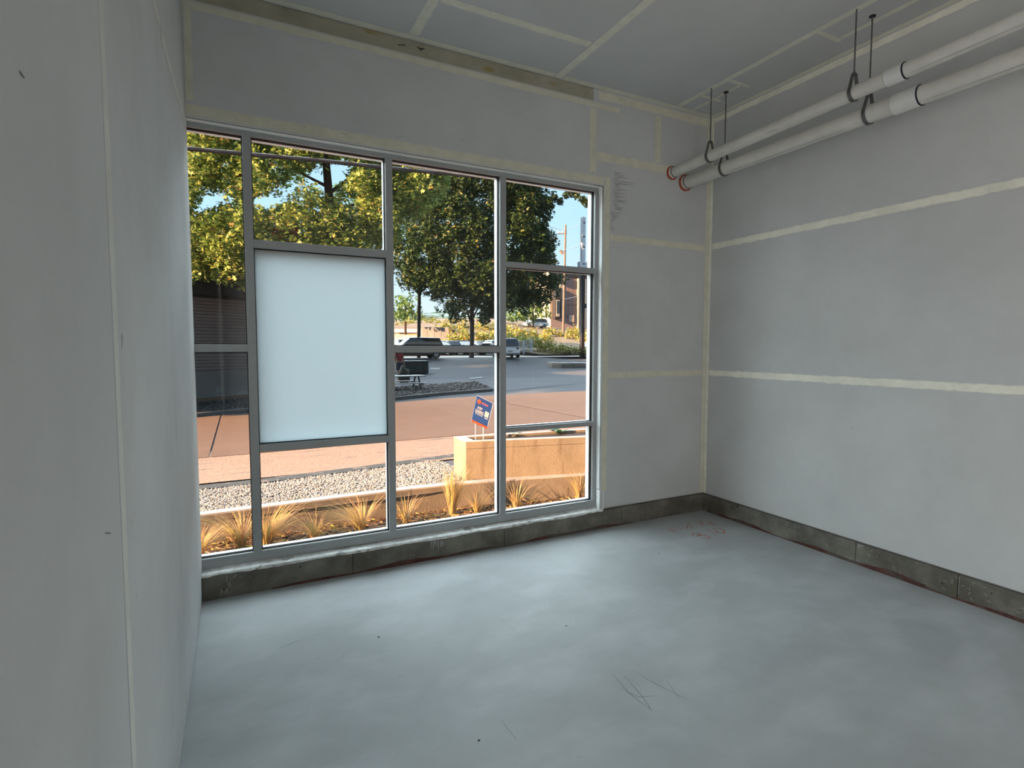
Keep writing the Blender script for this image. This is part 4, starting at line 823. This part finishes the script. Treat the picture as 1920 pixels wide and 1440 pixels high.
# utility poles, wires
def pole(u, vb, vt, D, r0, r1, m, name, lab, cat, arm=None):
    b, t = at(u[0], vb, D), at(u[1], vt, D); t.x, t.y = b.x+(t.x-b.x), b.y; o = empty(name, b, lab, cat); tube('shaft', [b-Vector((0, 0, .4)), (b+t)/2, t], [r0, (r0+r1)/2, r1], m, o, 12)
    if arm:
        for va, L in arm: c = at(u[1], va, D); tube('crossarm', [c-CR*L, c+CR*L], .09, m, o, 6)
    return o, b, t
up, ub, ut = pole((1056, 1054), 622, 424, 82, .19, .14, M['wood_pole'], 'utility_pole', 'tall wooden utility pole before the apartment building', 'utility pole', [(438, .7)])
for dx in (-.6, 0, .6): c = at(1054, 438, 82)+CR*dx; tube('insulator', [c, c+Vector((0, 0, .45))], .07, M['pale_steel'], up, 6)
tube('transformer_bracket', [at(1050, 470, 82), at(1056, 476, 82)], .22, M['wood_pole'], up, 8)
pole((785, 784), 672, 540, 45.5, .15, .13, M['shaded_pole'], 'utility_pole', 'shaded wooden pole left of the far tree, rising from the parked cars', 'utility pole')
# perforated steel post
sp_b = ground(1090, 672); Dp = proj(sp_b)[2]; post = empty('steel_post', sp_b, 'square steel post with punched holes, dark below and pale above', 'post')
def sqpost(v0, v1, m, name, wpx):
    a, b = at(1090.5, v0, Dp), at(1096 if v1 < 480 else 1094, v1, Dp); hw = wpx*Dp/F_PX/2
    bm = bmesh.new(); A = [bm.verts.new((a.x+x, a.y+y, a.z)) for x, y in ((-hw, -hw), (hw, -hw), (hw, hw), (-hw, hw))]; B = [bm.verts.new((a.x+(b.x-a.x)+x, a.y+y, b.z)) for x, y in ((-hw, -hw), (hw, -hw), (hw, hw), (-hw, hw))]
    bm.faces.new(A[::-1]); bm.faces.new(B)
    for i in range(4): bm.faces.new((A[i], A[(i+1) % 4], B[(i+1) % 4], B[i]))
    fin(name, bm, m, post)
hwp = 3.6*Dp/F_PX; zz = lambda v: at(1093, v, Dp).z
def sqp(v0, v1, m, name): box(name, (sp_b.x-hwp+.06, sp_b.y-hwp, zz(v0)), (sp_b.x+hwp+.06, sp_b.y+hwp, zz(v1)), m, post, bevel=.015)
sqp(673, 513, M['dark_steel'], 'lower_shaft'); sqp(513, 411, M['pale_steel'], 'upper_shaft')  # upper half paler, sky light on the post put into its colour
for v in (422, 447, 466, 525, 543, 497):
    z = zz(v); bm = bmesh.new(); addtube(bm, [(sp_b.x+.06, sp_b.y-hwp-.012, z), (sp_b.x+.06, sp_b.y-hwp+.05, z)], .085, 12); fin('hole', bm, M['gap'], post)
for dx in (-.32, .42): box('bracket', (sp_b.x+dx-.08, sp_b.y-hwp-.05, zz(503)), (sp_b.x+dx+.12, sp_b.y+hwp, zz(493)), M['pale_steel'], post, bevel=.01)
box('bracket', (sp_b.x-.4, sp_b.y-hwp-.06, zz(503)), (sp_b.x+.55, sp_b.y-hwp-.01, zz(500)), M['pale_steel'], post)
box('small_box', (sp_b.x+.22, sp_b.y-.15, zz(578)), (sp_b.x+.45, sp_b.y+.1, zz(570)), M['dark_steel'], post)
for pts, lab in (([(1058, 432, 82), (1085, 422, 72), (1130, 404, 58)], 'thin upper power wire right of the wooden utility pole'), ([(1055, 470, 82), (1080, 463, 70), (1130, 446, 58)], 'thicker lower power wire crossing the steel post'), ([(1056, 562, 82), (1090, 554, 70), (1130, 546, 60)], 'service wire in front of the apartment building'), ([(1054, 432, 82), (960, 405, 88), (800, 370, 98)], 'power wire running left from the wooden utility pole')):
    tag(tube('power_wire', [at(*q) for q in pts], .035, M['cable'], None, 6), lab, 'wire')
# thick twisted cable close to the window
cp = [(-.9, 4, 3.965)]+[(x, 4.0, z+.0) for x, z in ((-.267, 3.986), (.35, 4.021), (1.288, 4.08), (2.144, 4.116), (2.768, 4.147), (3.438, 4.189))]+[(4.6, 4, 4.26), (7, 4, 4.45)]
cb = empty('overhead_cable', (1.3, 4, 4.08), 'thick black twisted overhead cable across the upper panes', 'cable')
tube('core', cp, .026, M['cable'], cb, 10)
def cpt(x): return float(np.interp(x, [p[0] for p in cp], [p[2] for p in cp]))
for ph in range(2):
    pts = [(x, 4+.024*math.cos(x*7+ph*PI), cpt(x)+.024*math.sin(x*7+ph*PI)) for x in np.arange(-.9, 5, .045)]; tube('lashing_wire', pts, .006, mat('lashing_grey', (.12, .12, .13), .5), cb, 5)

# apartment building
DB = 112; mbr = mat('brown_cladding', (.52, .38, .37), .8, var=.06, vscale=1); mcr = mat('cream_stucco', (.95, .84, .70), .8, var=.04); mlav = mat('grey_plinth_blocks', (.62, .52, .55), .85, var=.08, vscale=2); mdk = mat('dark_bay_cladding', (.05, .042, .045), .7)
ab = empty('apartment_building', at(1070, 622, DB), 'brown and cream apartment building behind the steel post', 'building'); O = at(1030, 620, DB); sB = DB/F_PX
def ax(u): return at(u, 620, DB).x
def az(v): return at(1070, v, DB).z
YB = O.y
def fb(name, u0, u1, v0, v1, d0, d1, m, par=None, bev=0): return box(name, (ax(u0), YB-d1, az(v1)), (ax(u1), YB-d0, az(v0)), m, par or ab, bevel=bev)
fb('core', 1031, 1160, 505, 640, -9, 0, mcr); fb('plinth', 1031, 1160, 595, 640, 0, .35, mlav)
for j in range(3):
    for i in range(5): fb('cladding_panel', 1064+i*11+.25, 1075+i*11-.25, 521+j*25+.3, 546+j*25-.3, 0, .30, mbr)
fb('dark_cornice', 1053, 1160, 508, 519, 0, .45, mdk); fb('cream_pier', 1053, 1063, 528, 560, 0, .4, mcr); 
for v in (563, 578): fb('cream_pier', 1055, 1063, v, v+13, 0, .4, mcr)
fb('dark_bay', 1035, 1052, 513, 528, 0, 1.2, mdk); by = fb('dark_bay', 1037, 1052, 540, 598, 0, 1.2, mdk); w_ = fb('window_frame', 1039, 1047, 563, 594, 1.2, 1.3, lampw, by); fb('window_pane', 1040, 1046, 565, 588, 1.3, 1.34, carglass, by)
fb('window_frame', 1037, 1050, 529, 538, 0, .2, lampw); fb('window_pane', 1038, 1049, 530, 537, .2, .25, carglass)
for u, v in ((1098, 512), (1070, 509)): fb('window_pane', u, u+16, v, v+6, .45, .5, carglass)
fb('meter_box', 1074, 1087, 590, 603, .35, .7, mcr); fb('roof_slab', 1030, 1160, 501, 505, -9, .8, mdk)
for u in (1096, 1104, 1112): fb('balcony_frame', u, u+3, 520, 620, .3, .9, lampw)

# chain-link fence
fe = empty('chain_link_fence', at(985, 662, 50), 'short chain link fence right of the silver hatchback', 'fence'); fp = [(968, 662), (982, 660), (997, 657)]
for u, v in fp: a = at(u, v, 50); tube('fence_post', [a-Vector((0, 0, .2)), at(u, v-22, 50)], .07, M['pale_steel'], fe, 6)
for (a, b) in zip(fp, fp[1:]):
    for dv in (-20, -10, -1): tube('fence_rail', [at(a[0], a[1]+dv, 50), at(b[0], b[1]+dv, 50)], .03, M['pale_steel'], fe, 5)
bm = bmesh.new()
for k in range(16):
    for s in (0, 1): u = 968+k*1.9; a, b = at(u, 660-k*.3, 50), at(u+(6 if s else -6), 641-k*.3, 50); addtube(bm, [a, b], .012, 3)
mesh_ = fin('wire_mesh', bm, M['pale_steel'], fe); mesh_['kind'] = 'stuff'
# concrete slabs at the right
cs_ = empty('stacked_slabs', ground(1070, 690), 'low island of broken concrete slabs by the steel post', 'kerb island'); ptz = [(1035, 689), (1053, 690), (1075, 690), (1100, 690), (1130, 690)]
for i, (a, b) in enumerate(zip(ptz, ptz[1:])):
    p, q = ground(a[0], a[1]), ground(b[0]-.6, b[1]); prism('slab_block', [(p.x, p.y), (q.x, q.y), (q.x+.3, q.y+1.6), (p.x+.4, p.y+1.5)], p.z-.1, p.z+.26+.04*(i % 2), M['concrete'], cs_, bevel=.03); prism('slab_top', [(p.x+.05, p.y+.05), (q.x, q.y), (q.x+.3, q.y+1.5), (p.x+.45, p.y+1.4)], p.z+.30, p.z+.36, M['concrete_cap'], cs_, bevel=.01)
# worn paint on the road
paint = [[(956, 753), (968, 751), (966, 754), (950, 756)], [(990, 750), (1010, 746), (1030, 747), (1065, 744), (1060, 748), (1030, 751), (995, 753)], [(808, 690), (826, 690), (824, 693), (806, 693)], [(1085, 741), (1096, 741), (1096, 743), (1084, 743)], [(880, 709), (905, 707), (905, 709), (880, 711)]]
for i, pg in enumerate(paint):
    bm = bmesh.new(); q = [ground(*x) for x in pg]; bm.faces.new([bm.verts.new((x.x, x.y, tz(x.y)+.012)) for x in q]); fin('worn_road_paint', bm, M['white_paint'], bpy.data.objects['road'])
def crack(pxs, wd=.06): ribbon('road_crack', [[ground(*q)+Vector((0, 0, .003)) for q in pxs]], wd, (0, 0, 1), M['gap'], bpy.data.objects['road'], .012)
crack([(945, 733), (1000, 727), (1050, 722), (1100, 718)], .10); crack([(945, 755), (970, 752), (990, 751)], .05)

# dark bin-like block, picnic table, boulder bush, person
q = ground(780, 703); Dk = proj(q)[2]; sk_ = Dk/F_PX; wbx = 58*sk_; hb_ = 24*sk_; a0 = at(748, 703, Dk)
pb = empty('dark_planter_box', q, 'large dark green block-like container on the asphalt behind the picnic table', 'container'); mdg = mat('dark_green_paint', (.028, .036, .034), .6, var=.1, vscale=3)
box('body', (a0.x, a0.y, q.z+.06), (a0.x+wbx, a0.y+1.1, q.z+hb_), mdg, pb, bevel=.03); box('lid', (a0.x-.03, a0.y-.03, q.z+hb_), (a0.x+wbx+.03, a0.y+1.13, q.z+hb_+.06), mat('lid_grey', (.17, .21, .22), .6), pb, bevel=.01)
for x in (a0.x+.1, a0.x+wbx-.3): box('foot', (x, a0.y+.05, q.z), (x+.2, a0.y+1.0, q.z+.07), mdg, pb)
for k in range(4): box('rib', (a0.x+.2+k*wbx/4.2, a0.y-.02, q.z+.1), (a0.x+.26+k*wbx/4.2, a0.y+.01, q.z+hb_-.04), mdg, pb)
q = ground(762, 731); Dt = proj(q)[2]; st_ = Dt/F_PX; pt = empty('picnic_table', q, 'dark metal picnic table with pale top on the planted strip', 'table'); mpt = mat('weathered_grey_top', (.30, .31, .32), .5, var=.1); mfr = mat('picnic_frame', (.03, .03, .032), .6)
hh = 27*st_; cxx = q.x-.25; L2 = .95
for k in range(4): box('top_plank', (cxx-L2, q.y-.38+k*.195, q.z+hh-.04), (cxx+L2, q.y-.38+k*.195+.18, q.z+hh), mpt, pt, bevel=.006)
for s in (-1, 1):
    for k in range(2): box('bench_plank', (cxx-L2, q.y+s*.72-.15+k*.15, q.z+hh*.56-.03), (cxx+L2, q.y+s*.72-.01+k*.15, q.z+hh*.56), mpt, pt, bevel=.006)
    for t in (-1, 1):
        tube('leg', [(cxx+s*L2*.72, q.y+t*.22, q.z+hh-.04), (cxx+s*L2*.72, q.y+t*.62, q.z-.02)], .035, mfr, pt, 8)
    tube('bench_support', [(cxx+s*L2*.72, q.y-.85, q.z+hh*.56-.05), (cxx+s*L2*.72, q.y+.85, q.z+hh*.56-.05)], .03, mfr, pt, 8)
qb = ground(772, 722); 
bm = bmesh.new(); bmesh.ops.create_icosphere(bm, subdivisions=3, radius=.5)
for v in bm.verts: v.co = Vector((v.co.x*.95, v.co.y*.8, v.co.z*1.5+.6))*(1+.12*math.sin(v.co.x*9)*math.cos(v.co.z*7))*.60+qb+Vector((0, 1.2, 0))
tag(fin('covered_mound', bm, mat('olive_grey_cover', (.075, .07, .05), .9, var=.3, vscale=4), smooth=True), 'olive grey rounded mound behind the picnic table', 'mound')

def skin(name, verts, edges, radii, m, parent, sub=2, root=0):
    me = bpy.data.meshes.new(name); me.from_pydata([Vector(v) for v in verts], edges, []); o = bpy.data.objects.new(name, me); COL.objects.link(o)
    o.modifiers.new('s', 'SKIN')
    for i, r in enumerate(radii): me.skin_vertices[0].data[i].radius = (r, r) if not isinstance(r, tuple) else r; me.skin_vertices[0].data[i].use_root = (i == root)
    sm_ = o.modifiers.new('u', 'SUBSURF'); sm_.levels = sm_.render_levels = sub
    bpy.context.view_layer.update(); dg = bpy.context.evaluated_depsgraph_get(); nm = bpy.data.meshes.new_from_object(o.evaluated_get(dg)); bpy.data.objects.remove(o)
    for p_ in nm.polygons: p_.use_smooth = True
    nm.name = name; nm.materials.clear(); return link(name, nm, m, parent, world=False)
fp_ = ground(749, 716); pr = empty('person', fp_, 'person in a red top and short dark trousers standing behind the picnic table', 'person', rz=math.radians(200))
skm = mat('skin_tone', (.50, .27, .18), .6, var=.03); red = mat('red_top', (.50, .03, .04), .8, var=.1, vscale=12); blu = mat('dark_shorts', (.035, .045, .08), .85, var=.1); shoe = mat('brown_shoes', (.18, .05, .04), .7); hair = mat('dark_hair', (.03, .02, .015), .8)
# body: pelvis, spine, neck, head, arms, legs (local: +Y is forward)
V = [(0, 0, .95), (0, .01, 1.15), (0, 0, 1.38), (0, 0, 1.50), (0, .02, 1.58), (0, .035, 1.70)]; E_ = [(0, 1), (1, 2), (2, 3), (3, 4), (4, 5)]; Rr = [(.15, .11), (.135, .10), (.165, .105), .055, (.068, .08), (.062, .075)]
for s in (-1, 1):
    b = len(V); V += [(s*.19, 0, 1.42), (s*.235, -.02, 1.15), (s*.24, .07, .91), (s*.235, .09, .84)]; E_ += [(2, b), (b, b+1), (b+1, b+2), (b+2, b+3)]; Rr += [.06, .045, .032, .034]
    b = len(V); V += [(s*.095, 0, .86), (s*.11, .015+s*.05, .48), (s*.115, -.02+s*.08, .09), (s*.12, .13+s*.08, .045)]; E_ += [(0, b), (b, b+1), (b+1, b+2), (b+2, b+3)]; Rr += [.092, .062, .043, .038]
body = skin('body', V, E_, Rr, skm, pr)
for s in (-1, 1):
    for k in range(4): tube('finger', [(s*.235-.02+k*.013, .095+.004*k, .82), (s*.235-.02+k*.013, .11, .77), (s*.235-.02+k*.013, .12, .74-.008*(k in (1, 2)))], .0075, skm, pr, 6, world=False)
    tube('thumb', [(s*.21, .10, .835), (s*.20, .13, .80), (s*.203, .14, .775)], .009, skm, pr, 6, world=False)
skin('red_top', [(0, 0, .98), (0, .01, 1.15), (0, 0, 1.37), (0, 0, 1.455), (.19, 0, 1.42), (.21, -.01, 1.30), (-.19, 0, 1.42), (-.21, -.01, 1.30)], [(0, 1), (1, 2), (2, 3), (2, 4), (4, 5), (2, 6), (6, 7)], [(.175, .135), (.16, .125), (.185, .13), .075, .075, .068, .075, .068], red, pr)
skin('shorts', [(0, 0, 1.0), (0, 0, .92), (.1, .01, .82), (.11, .05, .55), (-.1, 0, .82), (-.11, -.03, .55)], [(0, 1), (1, 2), (2, 3), (1, 4), (4, 5)], [(.17, .13), (.18, .14), .115, .085, .115, .085], blu, pr)
for s in (-1, 1): skin('shoe', [(s*.115, -.05+s*.08, .05), (s*.118, .06+s*.08, .045), (s*.12, .19+s*.08, .035)], [(0, 1), (1, 2)], [.05, .05, .035], shoe, pr, 1)
hd = skin('hair', [(0, -.02, 1.74), (0, -.045, 1.66)], [(0, 1)], [(.085, .09), .06], hair, pr)
for s in (-1, 1): box('eye', (s*.03-.012, .098, 1.655), (s*.03+.012, .106, 1.668), hair, pr, world=False); box('ear', (s*.078-.008, .0, 1.62), (s*.078+.008, .035, 1.67), skm, pr, world=False, bevel=.004)
box('nose', (-.011, .10, 1.625), (.011, .125, 1.655), skm, pr, world=False, bevel=.004); box('mouth', (-.025, .095, 1.598), (.025, .104, 1.606), red, pr, world=False)
